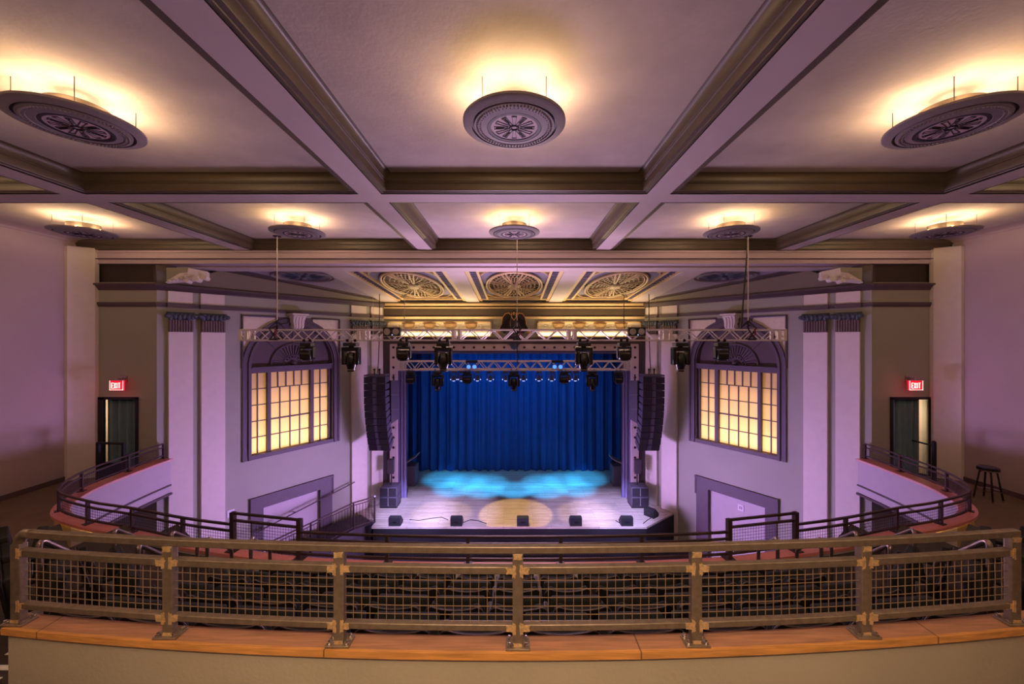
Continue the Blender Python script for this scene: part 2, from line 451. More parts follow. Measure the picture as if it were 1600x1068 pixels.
# stage deck
ap = [(-4.75, 13.02), (4.4, 13.02), (6.0, 14.28), (6.5, 15.3), (6.5, 19.3), (-6.5, 19.3), (-6.5, 15.3), (-5.8, 14.2), (-4.75, 13.33)]
struct('floor_stage', MB().prism([(x, y, ZST - .06) for x, y in ap], (0, 0, .06)), 'stage_wood')
sf = MB()
for a, b in (((-4.75, 13.33), (-4.75, 13.02)), ((-4.75, 13.02), (4.4, 13.02)), ((4.4, 13.02), (6.0, 14.28))):
    t = Vector((b[0] - a[0], b[1] - a[1])); t.normalize(); nn = (-t.y * .05, t.x * .05)
    sf.hexa([(a[0], a[1], ZFL), (b[0], b[1], ZFL), (b[0], b[1], ZST - .06), (a[0], a[1], ZST - .06)], [(a[0] + nn[0], a[1] + nn[1], ZFL), (b[0] + nn[0], b[1] + nn[1], ZFL), (b[0] + nn[0], b[1] + nn[1], ZST - .06), (a[0] + nn[0], a[1] + nn[1], ZST - .06)])
struct('wall_stage_front', sf, 'stage_black')

# ------------------------------------------------------------------ sloping ceiling before the stage
def zs(Y): return 1.81 - .0771 * (Y - 10.4)
def sl(X, Y, dz=0): return (X, Y, zs(Y) + dz)
def slab(mb, x0, x1, y0, y1, lo, hi):
    return mb.hexa([sl(x0, y0, lo), sl(x1, y0, lo), sl(x1, y1, lo), sl(x0, y1, lo)], [sl(x0, y0, hi), sl(x1, y0, hi), sl(x1, y1, hi), sl(x0, y1, hi)])
struct('ceiling_sounding', slab(MB(), -9, 9, 10.0, 15.4, .16, .26), 'stage_black')
mb = slab(MB(), -9.2, 9.2, 10.07, 10.42, 0, .2)
for a, b in ((-5.1, -4.5), (-1.84, -1.34), (1.34, 1.84), (4.5, 5.1)): slab(mb, a, b, 10.40, 15.25, 0, .2)
trim(mb, 'soffit')
slabs = MB()
for a, b in ((-4.5, -1.84), (-1.34, 1.34), (1.84, 4.5)):
    for x0, x1 in ((a, a + .12), (b - .12, b)): slab(slabs, x0, x1, 10.42, 15.1, .03, .16)
    slab(slabs, a, b, 14.72, 14.86, .03, .16)
trim(slabs, 'gilt')
# side triangles of plain panel beside the outer beams
for s in (-1, 1):
    e0 = SW(s)(.55, 0, 0); e1 = SW(s)(SLEN - .3, 0, 0)
    tri = [sl(s * 5.1, 10.42, .05), sl(s * 7.70, 10.42, .05), sl(s * 5.1, e1[1] - .1, .05)]
    trim(MB().prism(tri, (0, 0, .1)), 'panel_lilac')
    bar = MB(); w = .14
    bar.hexa([sl(s * 5.1, e1[1] - .1, .0), sl(s * 5.1, e1[1] - .1 - .3, .0), sl(s * 7.35, 10.42, .0), sl(s * 7.75, 10.42, .0)],
             [sl(s * 5.1, e1[1] - .1, .06), sl(s * 5.1, e1[1] - .4, .06), sl(s * 7.35, 10.42, .06), sl(s * 7.75, 10.42, .06)])
    trim(bar, 'band_dark')
    cov = MB()
    a0, a1 = SW(s)(.3, 0, 0), SW(s)(SLEN, 0, 0)
    cov.hexa([(a0[0], a0[1], 1.36), (a1[0], a1[1], 1.36), sl(s * 5.1, e1[1] - .1, -.0), sl(s * 7.75, 10.42, .0)], [(a0[0], a0[1], 1.40), (a1[0], a1[1], 1.40), sl(s * 5.1, e1[1] - .1, .05), sl(s * 7.75, 10.42, .05)])
    trim(cov, 'olive')
    # fill behind the cove up to the header
    trim(MB().prism([(s * 7.7, 10.0, 1.93), (s * 9.2, 10.0, 1.93), (s * 9.2, 11.0, 1.93), (s * 7.7, 11.0, 1.93)], (0, 0, .05)), 'olive')

# pierced medallions in the sloping ceiling
MED = {0: 'middle', -1: 'left', 1: 'right'}
for i, xc in ((-1, -3.17), (0, 0), (1, 3.17)):
    yc, rx, ry = 12.42, .86, 1.86
    t = thing('ceiling_grille', 'pierced golden ceiling medallion in the %s panel above the stage front' % MED[i], 'ceiling ornament', sl(xc, yc), group='pierced medallions over the stage front')
    E = lambda r, a, dz=0: sl(xc + rx * r * math.cos(a), yc + ry * r * math.sin(a), dz)
    fr = MB(); N = 56
    for r, w, h in ((1.0, .035, .02), (.92, .022, .03), (.21, .024, .015)):
        fr.tube([E(r, 2 * PI * k / N, h) for k in range(N)], w, 6, closed=True)
    fr.build('ring', 'gilt', t)
    tr = MB(); RR = (.26, .36, .48, .61, .75, .90)
    for q in range(5):
        nb = (20, 26, 32, 36, 40)[q]
        for k in range(nb):
            a = 2 * PI * (k + .5 * (q % 2)) / nb
            tr.tube([E(RR[q] - .01, a - .02, .045), E((RR[q] + RR[q + 1]) / 2, a + .035, .04), E(RR[q + 1] + .01, a + .02, .045)], [.020, .011, .020], 4)
    for r in RR[:-1]: tr.tube([E(r, 2 * PI * k / N, .045) for k in range(N)], .017, 4, closed=True)
    tr.build('tracery', 'gilt', t)
    for k in range(8):
        for da in (-.1, .1): MB().tube([E(.2, 2 * PI * (k + .5) / 8 + da, .03), E(.92, 2 * PI * (k + .5) / 8 + da * .8, .03)], .026, 4).build('spoke', 'gilt', t)
    bs = MB(); nb = 24
    bs.add([E(.2, 2 * PI * k / nb, .03) for k in range(nb)] + [E(.15, 2 * PI * k / nb, -.02) for k in range(nb)] + [E(0, 0, -.03)],
           [(k, (k + 1) % nb, nb + (k + 1) % nb, nb + k) for k in range(nb)] + [(nb + k, nb + (k + 1) % nb, 2 * nb) for k in range(nb)])
    bs.build('boss', 'gilt', t)
    bd = MB()
    for sx in (-1, 1):
        x = xc + sx * 1.0
        slab(bd, x - .035, x + .035, 10.45, 14.72, .02, .1)
    for y in (10.52, 14.4): slab(bd, xc - 1.0, xc + 1.0, y - .05, y + .05, .02, .1)
    bd.build('border', 'gilt', t)
    cs = MB()
    for sx in (-1, 1):
        for sy in (-1, 1):
            for q in range(4):
                cs.tube([sl(xc + sx * .98, yc + sy * (1.85 - .2 * q), .05), sl(xc + sx * (.5 + .1 * q), yc + sy * (1.9 - .05 * q), .05)], .016, 4)
    cs.build('corner_tracery', 'gilt', t)
    ld = MB()
    for sx in (-1, 1):
        x0, x1 = xc + sx * 1.04, xc + sx * 1.22
        slab(ld, min(x0, x1), max(x0, x1), 10.45, 14.72, .06, .12)
        x0, x1 = sorted((x0, x1))
        for q in range(22): slab(ld, x0, x1, 10.5 + q * .192, 10.56 + q * .192, .02, .07)
        ld.build('ladder_panel', 'ladder_blue', t); ld = MB()
    for sx in (-1, 1):
        for sy in (-1, 1):
            pl = MB(); pts = [(1.02 * rx * math.cos(a), 1.02 * ry * math.sin(a)) for a in [PI / 2 * j / 12 for j in range(1, 12)]]
            pl.prism([sl(xc + sx * .97, yc + sy * .12, .07)] + [sl(xc + sx * x, yc + sy * y, .07) for x, y in pts] + [sl(xc + sx * .1, yc + sy * 1.93, .07), sl(xc + sx * .45, yc + sy * 1.93, .07), sl(xc + sx * .62, yc + sy * 1.6, .07), sl(xc + sx * .78, yc + sy * 1.6, .07), sl(xc + sx * .97, yc + sy * 1.75, .07)], (0, 0, .04))
            pl.build('corner_plate', 'ladder_blue', t)
# painted rosettes in the corner triangles
for s in (-1, 1):
    xc, yc, rx, ry = s * 5.98, 11.12, .84, .62
    t = thing('ceiling_rosette', 'blue grey ceiling rosette with pointed petals above the %s splayed wall' % SIDE[s], 'ceiling ornament', sl(xc, yc), group='rosettes in the ceiling corners')
    E = lambda r, a, dz=0: sl(xc + rx * r * math.cos(a), yc + ry * r * math.sin(a), dz)
    r_ = MB()
    for r in (1.0, .86): r_.tube([E(r, 2 * PI * k / 40, .03) for k in range(40)], .03, 6, closed=True)
    r_.build('ring', 'disc_grey', t)
    pt = MB()
    for k in range(12):
        a = 2 * PI * k / 12
        pt.add([E(.12, a, .02), E(.5, a - .16, .035), E(.82, a, .03), E(.5, a + .16, .035), E(.5, a, .0)], [(0, 1, 4), (1, 2, 4), (2, 3, 4), (3, 0, 4)])
    pt.build('petal', 'slate_blue', t)
    MB().ball(sl(xc, yc, .02), (.09, .07, .04)).build('boss', 'slate_blue', t)

# ------------------------------------------------------------------ windows
def window(s):
    n = SIDE[s]; f = SW(s)
    A, B, zb = 1.854, 4.824, -3.53
    c = (A + B) / 2; R = (B - A) / 2; zc = -.81
    w = bpy.data.objects.new('window_%d' % (1 if s < 0 else 2), None); COL.objects.link(w); w['kind'] = 'structure'
    o = f(c, 0, zb); w.location = (o[0], o[1], o[2] + CZ); ORG[w.name] = o
    # light box behind
    lb = MB(); mbox(lb, f, A, B, -.72, -.70, zb, .7); mbox(lb, f, A, B, -.72, -.25, zb - .02, zb); mbox(lb, f, A, B, -.72, -.25, -.9, -.88)
    mbox(lb, f, A - .02, A, -.72, -.25, zb, .7); mbox(lb, f, B, B + .02, -.72, -.25, zb, .7)
    lb.build('light_box', 'lightbox_white', w)
    # casing: arch of three stepped bands
    cs = MB(); na = 32
    ang = [PI - PI * k / na for k in range(na + 1)]
    bands = [(R, R - .06, .05), (R - .06, R - .15, .02), (R - .15, R - .21, .06), (R - .21, R - .25, .0)]
    for r1, r0, d in bands:
        out = [(c - r1, zb)] + [(c + r1 * math.cos(a), zc + r1 * math.sin(a)) for a in ang] + [(c + r1, zb)]
        inn = [(c - r0, zb)] + [(c + r0 * math.cos(a), zc + r0 * math.sin(a)) for a in ang] + [(c + r0, zb)]
        vs = []
        for (a, z), (b, y) in zip(out, inn): vs += [f(a, d, z), f(a, -.24, z), f(b, -.24, y), f(b, d, y)]
        fs = []
        for i in range(len(out) - 1):
            p, q = 4 * i, 4 * i + 4; fs += [(p + k, p + (k + 1) % 4, q + (k + 1) % 4, q + k) for k in range(4)]
        cs.add(vs, fs)
    mbox(cs, f, A, B, -.24, .03, zb, zb + .12)
    cs.build('window_casing', 'casing', w)
    tr = MB(); r0 = R - .25
    mbox(tr, f, c - r0, c + r0, -.2, -.02, -1.0, -.86); mbox(tr, f, c - r0, c + r0, -.2, .03, -.86, -.82)
    tr.build('transom', 'casing', w)
    # tympanum with fan
    ty = MB()
    poly = [f(c + r0 * math.cos(a), -.16, zc + r0 * math.sin(a)) for a in ang]
    off = Vector(f(0, -.22, 0)) - Vector(f(0, -.16, 0)); ty.prism(poly, off)
    ty.build('tympanum', 'tympanum', w)
    fn = MB()
    for r, tr_ in ((.66, .03), (.30, .02), (.22, .015)):
        fn.tube([f(c + r * math.cos(a), -.13, zc + r * math.sin(a)) for a in ang], tr_, 6)
    for k in range(19):
        a = PI * (k + .5) / 19
        fn.tube([f(c + .33 * math.cos(a), -.14, zc + .33 * math.sin(a)), f(c + .62 * math.cos(a), -.14, zc + .62 * math.sin(a))], .024, 5)
    for k in range(1, 4):
        a = PI * k / 4
        fn.tube([f(c + .68 * math.cos(a), -.15, zc + .68 * math.sin(a)), f(c + r0 * math.cos(a), -.15, zc + r0 * math.sin(a))], .018, 5)
    for k in range(9):
        a = PI * (k + .5) / 9; fn.ball(f(c + .26 * math.cos(a), -.13, zc + .26 * math.sin(a)), .035, 6, 5)
    fn.ball(f(c, -.12, zc + .06), (.1, .08, .07))
    fn.build('fan_relief', 'casing', w)
    # spandrels
    sp = MB(); ed = MB(); zt = .69
    for sg in (-1, 1):
        pts = [(c + sg * R * math.cos(PI / 2 * k / 16), zc + R * math.sin(PI / 2 * k / 16)) for k in range(17)]
        lo = .06
        arcp = pts[1:13]
        poly = [(c + sg * (R - .0), arcp[0][1])] + arcp[1:] + [(arcp[-1][0], zt), (c + sg * R, zt)]
        off = Vector(f(0, -.2, 0)) - Vector(f(0, -.03, 0))
        sp.prism([f(a, -.03, z) for a, z in poly], off)
        fill = [(arcp[-1][0], zt)] + pts[12:] + [(c, zt)]
        ed.prism([f(a, .0, z) for a, z in fill], Vector(f(0, -.2, 0)) - Vector(f(0, 0, 0)))
        ed.tube([f(c + sg * (R + .0), .02, zc - .02), f(c + sg * R, .02, zt), f(arcp[-1][0] - sg * .05, .02, zt)], .035, 4)
    sp.build('spandrel', 'cream_relief', w); ed.build('spandrel_edge', 'casing', w)
    # sashes
    zs0, zs1 = -3.405, -1.0
    fr = MB(); th = MB()
    T = lambda t: t * T2S
    secs = [(T(1.70), T(2.095), 2), (T(2.168), T(3.156), 4), (T(3.243), T(3.677), 2)]
    mbox(fr, f, c - r0, T(1.70), -.22, -.1, zb, zs1); mbox(fr, f, T(3.677), c + r0, -.22, -.1, zb, zs1)
    mbox(fr, f, T(2.095), T(2.168), -.22, -.06, zb, zs1); mbox(fr, f, T(3.156), T(3.243), -.22, -.06, zb, zs1)
    mbox(fr, f, c - r0, c + r0, -.22, -.06, zb + .1, zs0)
    fr.build('sash_frame', 'casing', w)
    hz = (zs1 - zs0) / 5
    for a, b, k in secs:
        for j in range(1, 5): mbox(th, f, a, b, -.2, -.155, zs0 + j * hz - (.022 if (j == 2 and k == 4) else .012), zs0 + j * hz + (.022 if (j == 2 and k == 4) else .012))
        for j in range(1, k): mbox(th, f, a + (b - a) * j / k - .014, a + (b - a) * j / k + .014, -.2, -.155, zs0, zs0 + hz * (4 if k == 4 else 5))
        if k == 4:
            for j in range(1, 5): mbox(th, f, a + (b - a) * j / 5 - .014, a + (b - a) * j / 5 + .014, -.2, -.155, zs0 + 4 * hz, zs1)
    th.build('glazing_bar', 'band_dark', w)
    for a, b, k in secs:
        mbox(MB(), f, a, b, -.2, -.194, zs0, zs1).build('pane', 'milk_glass', w)
    return w
for s in (-1, 1): window(s)

# keystones over the windows and console brackets on the cornice
for s in (-1, 1):
    f = SW(s); n = SIDE[s]; c = (1.854 + 4.824) / 2
    k = MB()
    prof = [(0, .78), (.30, .78), (.34, .74), (.30, .70), (.25, .6), (.24, .5), (.26, .42), (.24, .36), (.18, .33), (.10, .36), (0, .36)]
    w0, w1 = .20, .16
    fl = [f(c - w0 * (.7 + .3 * (z - .33) / .45), d, z) for d, z in prof]; fr = [f(c + w0 * (.7 + .3 * (z - .33) / .45), d, z) for d, z in prof]
    m = len(prof)
    k.add(fl + fr, [tuple(range(m)), tuple(range(2 * m - 1, m - 1, -1))] + [(i, i + m, (i + 1) % m + m, (i + 1) % m) for i in range(m)])
    t = thing('keystone', 'cream scroll keystone above the %s arched window' % n, 'keystone', f(c, 0, .33), group='scroll keystones')
    k.build('block', 'cream', t)
    g = MB()
    for q in (-.09, 0, .09): g.tube([f(c + q, d + .006, z) for d, z in prof[3:9]], .022, 6)
    g.build('rib', 'cream', t)
    mbox(MB(), f, c - .25, c + .25, 0, .36, .76, .81).build('cap', 'cream', t)
for s in (-1, 1):
    n = SIDE[s]
    q = lambda px, py, Y: (lambda p: (p[0] * (1 if s < 0 else -1), p[1], p[2]))(P(px, py, Y))
    t = thing('console_bracket', 'white carved scroll bracket on the cornice at the %s end of the header' % n, 'bracket', q(290, 441, 9.85), group='scroll brackets under the header')
    YX = lambda px: 9.36 + (px - 258) * .0085
    body = [q(a, b, YX(a)) for a, b in ((258, 441), (300, 438), (308, 434), (318, 432), (314, 424), (296, 424), (280, 427), (268, 434))]
    MB().prism(body, (-.12 * s * -1, .22, 0)).build('leaf', 'cream', t)
    Y = 9.80
    tp = MB().prism([q(a, b, YX(a) - .06) for a, b in ((294, 418), (324, 424), (324, 432), (318, 436), (300, 434), (293, 427))], (.1 * s, .2, 0))
    tp.build('abacus', 'cream', t)
    v = MB()
    for px, py, r in ((318, 433, .06), (305, 435, .07), (290, 438, .05)):
        a = q(px, py, YX(px) - .1); v.tube([a, (a[0] + .1 * s, a[1] + .26, a[2])], r, 10)
    for k in range(6):
        a = q(264 + k * 6, 438.5 - k * 1.5, YX(264 + k * 6) - .01); v.ball(a, (.05, .03, .035), 6, 5)
    v.build('volute', 'cream', t)
    # pale frieze block behind it
    trim(MB().hexa([q(244, 418, 9.9), q(300, 418, 9.9), q(300, 442, 9.9), q(244, 442, 9.9)], [q(244, 418, 9.95), q(300, 418, 9.95), q(300, 442, 9.95), q(244, 442, 9.95)]), 'wall_grey')

# ------------------------------------------------------------------ pilasters
def pilaster(s, t0, t1, zbot, label, pale):
    f = SW(s); a, b = t0 * T2S, t1 * T2S
    t = thing('pilaster', label, 'pilaster', f((a + b) / 2, 0, zbot), group='pilasters on the splayed walls')
    sh = MB(); mbox(sh, f, a, b, 0, .09, zbot, .19); sh.build('shaft', 'cream', t)
    cp = MB(); mbox(cp, f, a + .01, b - .01, 0, .10, .19, .50)
    nr = 9
    for k in range(nr):
        c = a + (b - a) * (k + .5) / nr; w = (b - a) / nr * .33
        mbox(cp, f, c - w, c + w, .09, .135, .2, .5)
    cp.build('fluted_capital', 'capital_brown', t)
    lf = MB(); mbox(lf, f, a - .03, b + .03, 0, .12, .64, .70)
    for k in range(6):
        c = a - .02 + (b - a + .04) * (k + .5) / 6
        lf.ball(f(c, .13, .57 + .025 * (k % 2)), (.055, .055, .085), 8, 6)
        lf.ball(f(c + .02, .16, .64), (.04, .04, .03), 7, 5)
    for e in (a - .03, b + .03): lf.ball(f(e, .14, .6), (.07, .07, .06), 8, 6)
    lf.build('acanthus', 'capital_blue', t)
    mbox(MB(), f, a, b, 0, .05, .93, 1.226).build('frieze_block', 'cream' if pale else 'cream', t)
    bk = MB(); mbox(bk, f, a - .02, b + .02, 0, .09, .81, .93); bk.build('frieze_band', 'band_dark', t)
    return t
for s in (-1, 1):
    n = SIDE[s]; zb = ZFL
    pilaster(s, .172, .575, zb, 'pale tall pilaster nearest the balcony end on the %s wall' % n, 1)
    pilaster(s, .72, 1.158, zb, 'pale tall pilaster between the balcony end pilaster and the arched window on the %s' % n, 1)
    pilaster(s, 4.30, 4.80, zb if s > 0 else zb, 'pale tall pilaster on the stage side of the %s arched window' % n, 1)
    pilaster(s, 4.96, 5.36, ZST, 'pale tall pilaster in the %s corner behind the hanging loudspeakers' % n, 1)

# ------------------------------------------------------------------ ceiling lights
def ceiling_light():
    t = thing('ceiling_light', '', 'ceiling light')
    R = .513
    prof = [(.2, .03), (R - .01, .03), (R, .024), (R, .002), (R - .012, -.004), (R - .05, -.012), (R - .085, -.022), (.432, -.022), (.428, .0), (.405, .0), (.402, -.026), (.338, -.034), (.334, -.028), (.275, -.036), (.268, -.03), (.262, -.012)]
    a = MB(True); a.lathe(prof, n=64, cap=False); a.build('disc', 'disc_grey', t)
    g = MB(True)
    for r0, r1, z in ((.405, .43, -.005), (.236, .268, -.034)):
        g.lathe([(r0, z), (r1, z), (r1, z + .012), (r0, z + .012)], n=64, cap=False)
    g.build('groove', 'disc_groove', t)
    b = MB(True)
    for k in range(72):
        x = 2 * PI * k / 72; b.ball((.372 * math.cos(x), .372 * math.sin(x), -.033), (.011, .011, .009), 6, 4)
    for k in range(60):
        x = 2 * PI * k / 60; b.ball((.345 * math.cos(x), .345 * math.sin(x), -.034), (.006, .006, .006), 5, 4)
    b.build('bead_band', 'disc_grey', t)
    r = MB(True).lathe([(.0, -.028), (.238, -.028), (.238, -.02), (.0, -.02)], n=48, cap=False)
    ro = r.build('rosette', 'disc_rose', t)
    k_ = MB(True)
    for k in range(12):
        x = 2 * PI * k / 12; c, s_ = math.cos(x), math.sin(x)
        if k % 2 == 0: k_.tube([(.10 * c, .10 * s_, -.03), (.185 * c, .185 * s_, -.03)], .008, 5)
        for da in (-.2, .2):
            y = x + da; k_.tube([(.06 * math.cos(y), .06 * math.sin(y), -.03), (.2 * math.cos(x + da * .55), .2 * math.sin(x + da * .55), -.03)], .0035, 4)
        k_.tube([(.2 * math.cos(x + u), .2 * math.sin(x + u), -.03) for u in (-.13, -.06, 0, .06, .13)], .005, 4)
    for k in range(10):
        x = 2 * PI * k / 10; k_.ball((.04 * math.cos(x), .04 * math.sin(x), -.03), (.016, .016, .01), 6, 4)
    k_.build('rosette_tracery', 'disc_groove', ro)
    MB(True).lathe([(.255, .02), (.255, .17), (.235, .17), (.235, .02)], n=40, cap=False).build('collar', 'moulding', t)
    for q in range(4):
        x = PI / 4 + q * PI / 2
        MB(True).tube([(.42 * math.cos(x), .42 * math.sin(x), .0), (.42 * math.cos(x), .42 * math.sin(x), .292)], .004, 5).build('hanger_rod', 'moulding_dark', t)
    for q in range(6):
        x = q * PI / 3
        lb = MB(True).ball((.33 * math.cos(x), .33 * math.sin(x), .055), .02, 8, 6).build('bulb', 'bulb', t)
        MB(True).lathe([(.016, .03), (.016, .056)], (.33 * math.cos(x), .33 * math.sin(x), 0), 8).build('socket', 'black', lb)
    return t
cl = ceiling_light()
LIGHTS = [(-4.4, 3.95, 'large round ceiling light at the upper left, near row'), (0, 3.95, 'large round ceiling light in the middle coffer of the near row'), (4.4, 3.95, 'large round ceiling light at the upper right, near row'),
          (-8.75, 7.96, 'round ceiling light of the far row beside the left side wall'), (-4.4, 7.96, 'round ceiling light of the far row, left of the middle coffer'), (0, 7.96, 'round ceiling light in the middle coffer of the far row'),
          (4.4, 7.96, 'round ceiling light of the far row, right of the middle coffer'), (8.75, 7.96, 'round ceiling light of the far row beside the right side wall')]
for i, (x, y, lab) in enumerate(LIGHTS):
    o = cl if i == 0 else dup(cl)
    o.location = (x, y, 2.16 + CZ); o['label'] = lab; o['group'] = 'round plaster ceiling lights'

# ------------------------------------------------------------------ balcony
HP = [(-8.76, 9.78), (-8.68, 8.81), (-8.47, 7.67), (-7.885, 6.78), (-6.87, 6.31), (-5.89, 6.04), (-4.84, 5.72), (-3.956, 5.51), (-2.905, 5.30), (-1.687, 5.20), (-.612, 5.168)]
POSTS = HP + [(-x, y) for x, y in reversed(HP)]
def catmull(pts, n=6):
    out = []
    for i in range(len(pts) - 1):
        p0 = pts[max(i - 1, 0)]; p1 = pts[i]; p2 = pts[i + 1]; p3 = pts[min(i + 2, len(pts) - 1)]
        for k in range(n):
            t = k / n
            out.append(tuple(.5 * (2 * p1[j] + (p2[j] - p0[j]) * t + (2 * p0[j] - 5 * p1[j] + 4 * p2[j] - p3[j]) * t * t + (3 * p1[j] - p0[j] - 3 * p2[j] + p3[j]) * t ** 3) for j in (0, 1)))
    out.append(pts[-1]); return out
NS = 6
PATH = catmull(POSTS, NS)
def offs(path, dfun):
    out = []
    m = len(path)
    for i, p in enumerate(path):
        a = Vector(path[max(i - 1, 0)]); b = Vector(path[min(i + 1, m - 1)]); t = (b - a).normalized(); d = dfun(i / (m - 1))
        out.append((p[0] - t.y * d, p[1] + t.x * d))
    return out
dvar = lambda u: .06 + .16 * max(0, (abs(u - .5) * 2 - .55) / .45)
OUT = offs(PATH, lambda u: -.10); INN = offs(PATH, dvar); INF = offs(PATH, lambda u: dvar(u) - .05); INB = offs(PATH, lambda u: dvar(u) - .15); OUTW = offs(PATH, lambda u: -.055); OUTB = offs(PATH, lambda u: -.0)
# balcony slab
poly = [(-XW, 9.75)] + OUTB + [(XW, 9.75), (XW, -5), (-XW, -5)]
struct('floor_balcony', MB().prism([(x, y, ZAIS - .35) for x, y in poly], (0, 0, .35)), 'aisle_floor')
struct('wall_balcony_front', MB().strip(INF, INB, -3.87, ZLED - .045), 'fascia')
struct('wall_balcony_inner', MB().strip(OUTW, OUTB, ZAIS - .2, ZLED - .045), 'panel_tan')
for z, d, h in ((-3.65, .025, .035), (-3.87, .045, .05)):
    trim(MB().strip(offs(PATH, lambda u: dvar(u) - .05 + d), offs(PATH, lambda u: dvar(u) - .1), z, z + h), 'band_dark')
lg = thing('balcony_ledge', 'red curved timber ledge capping the balcony front', 'ledge', (0, 5.17, ZLED - .045))
MB().strip(OUT, INN, ZLED - .045, ZLED).build('board', 'ledge_red', lg)
MB().strip(INN, offs(PATH, lambda u: dvar(u) + .012), ZLED - .05, ZLED - .005).build('edge_strip', 'ledge_edge', lg)
lo = offs(PATH, lambda u: -.08); li = offs(PATH, lambda u: -.066)
led = MB().strip(lo[12:-12], li[12:-12], ZLED - .062, ZLED - .05)
solo('led_strip', led, 'led_warm', 'warm LED strip glowing under the curved balcony ledge', 'light strip')

# balcony rail
def post_rect(mb, p, tx, ty, w, z0, z1):
    nx, ny = -ty, tx
    q = [(p[0] + a * tx * w + b * nx * w, p[1] + a * ty * w + b * ny * w) for a, b in ((-1, -1), (1, -1), (1, 1), (-1, 1))]
    return mb.hexa([(x, y, z0) for x, y in q], [(x, y, z1) for x, y in q])
def wire_panel(mb, pts, z0, z1, pitch, r, nz=None):
    """wire mesh along a plan polyline"""
    nz = nz or max(1, round((z1 - z0) / pitch))
    for k in range(1, nz): mb.tube([(x, y, z0 + (z1 - z0) * k / nz) for x, y in pts], r, 4, caps=False)
    L = [0]
    for a, b in zip(pts, pts[1:]): L.append(L[-1] + math.hypot(b[0] - a[0], b[1] - a[1]))
    n = max(1, round(L[-1] / pitch)); j = 0
    for k in range(1, n):
        d = L[-1] * k / n
        while L[j + 1] < d: j += 1
        u = (d - L[j]) / (L[j + 1] - L[j]); x = pts[j][0] + (pts[j + 1][0] - pts[j][0]) * u; y = pts[j][1] + (pts[j + 1][1] - pts[j][1]) * u
        mb.tube([(x, y, z0), (x, y, z1)], r, 4, caps=False)
    return mb
NP = len(POSTS); GATE = {7: (7, 8), NP - 9: (NP - 9, NP - 8)}
def tang(i):
    a = Vector(POSTS[max(i - 1, 0)]); b = Vector(POSTS[min(i + 1, NP - 1)]); return (b - a).normalized()
br = thing('balcony_railing', 'dark low steel railing with wire mesh running round the curved red ledge', 'railing', (0, 5.17, ZLED))
RP = [(-.013, 0), (.013, 0), (.013, .028), (-.013, .028)]
def seg(i, j): return PATH[i * NS: j * NS + 1]
gates = (7, NP - 9)
runs = [(0, 7), (8, NP - 9), (NP - 8, NP - 1)]
for z, w in ((.354, 1.2), (.262, 1.0), (.06, 1.0)):
    mb = MB()
    for a, b in runs: mb.sweep([(x, y, ZLED) for x, y in seg(a, b)], [(d * w, h + z) for d, h in RP])
    mb.build({.354: 'top_rail', .262: 'middle_rail', .06: 'bottom_rail'}[z], 'rail_dark', br)
for i in range(NP):
    if i in (7, 8, NP - 9, NP - 8): continue
    t = tang(i)
    p = post_rect(MB(), POSTS[i], t.x, t.y, .022, ZLED, ZLED + .36).build('post', 'rail_dark', br)
    post_rect(MB(), POSTS[i], t.x, t.y, .055, ZLED, ZLED + .012).build('base_plate', 'rail_dark', p)
for i in range(NP - 1):
    if i in gates: continue
    wire_panel(MB(), seg(i, i + 1), ZLED + .085, ZLED + .265, .043, .0022).build('wire_mesh', 'wire_dark', br)
for g in gates:
    n = 'left' if g == 7 else 'right'
    gt = thing('mesh_barrier', 'taller dark mesh guard panel standing on the red ledge to the %s of the stage' % n, 'guard panel', (POSTS[g][0], POSTS[g][1], ZLED), group='taller guard panels')
    sg = [POSTS[g], POSTS[g + 1]]
    for z in (.515, .415, .06):
        MB().sweep([(x, y, ZLED) for x, y in sg], [(d * 1.2, h + z) for d, h in RP]).build({.515: 'top_rail', .415: 'middle_rail', .06: 'bottom_rail'}[z], 'rail_dark', gt)
    for i in (g, g + 1):
        t = tang(i); p = post_rect(MB(), POSTS[i], t.x, t.y, .03, ZLED, ZLED + .543).build('post', 'rail_dark', gt)
        post_rect(MB(), POSTS[i], t.x, t.y, .07, ZLED, ZLED + .012).build('base_plate', 'rail_dark', p)
    wire_panel(MB(), sg, ZLED + .085, ZLED + .42, .043, .0022).build('wire_mesh', 'wire_dark', gt)

# ------------------------------------------------------------------ seating tiers
def circ(r, x): return 24.94 - math.sqrt(r * r - x * x)
def rowpath(off):
    """plan line of a seat row, offset towards the stage"""
    r = 22.79 - off
    xs = [-3.3 + .15 * off + (6.6 - .3 * off) * k / 20 for k in range(21)]
    cen = [(x, circ(r, x)) for x in xs]
    L = cen[0]; e = (L[0] - 2.6, L[1] + 1.95)
    return [e] + cen + [(-e[0], e[1])]
TZ = [-2.352, -2.71, -3.05]
for k, z in enumerate(TZ):
    A = rowpath(-.08 + .75 * k); B = rowpath(-.08 + .75 * (k + 1))
    struct('floor_tier_%d' % (k + 1), MB().strip(A, B, ZAIS, z), 'carpet')
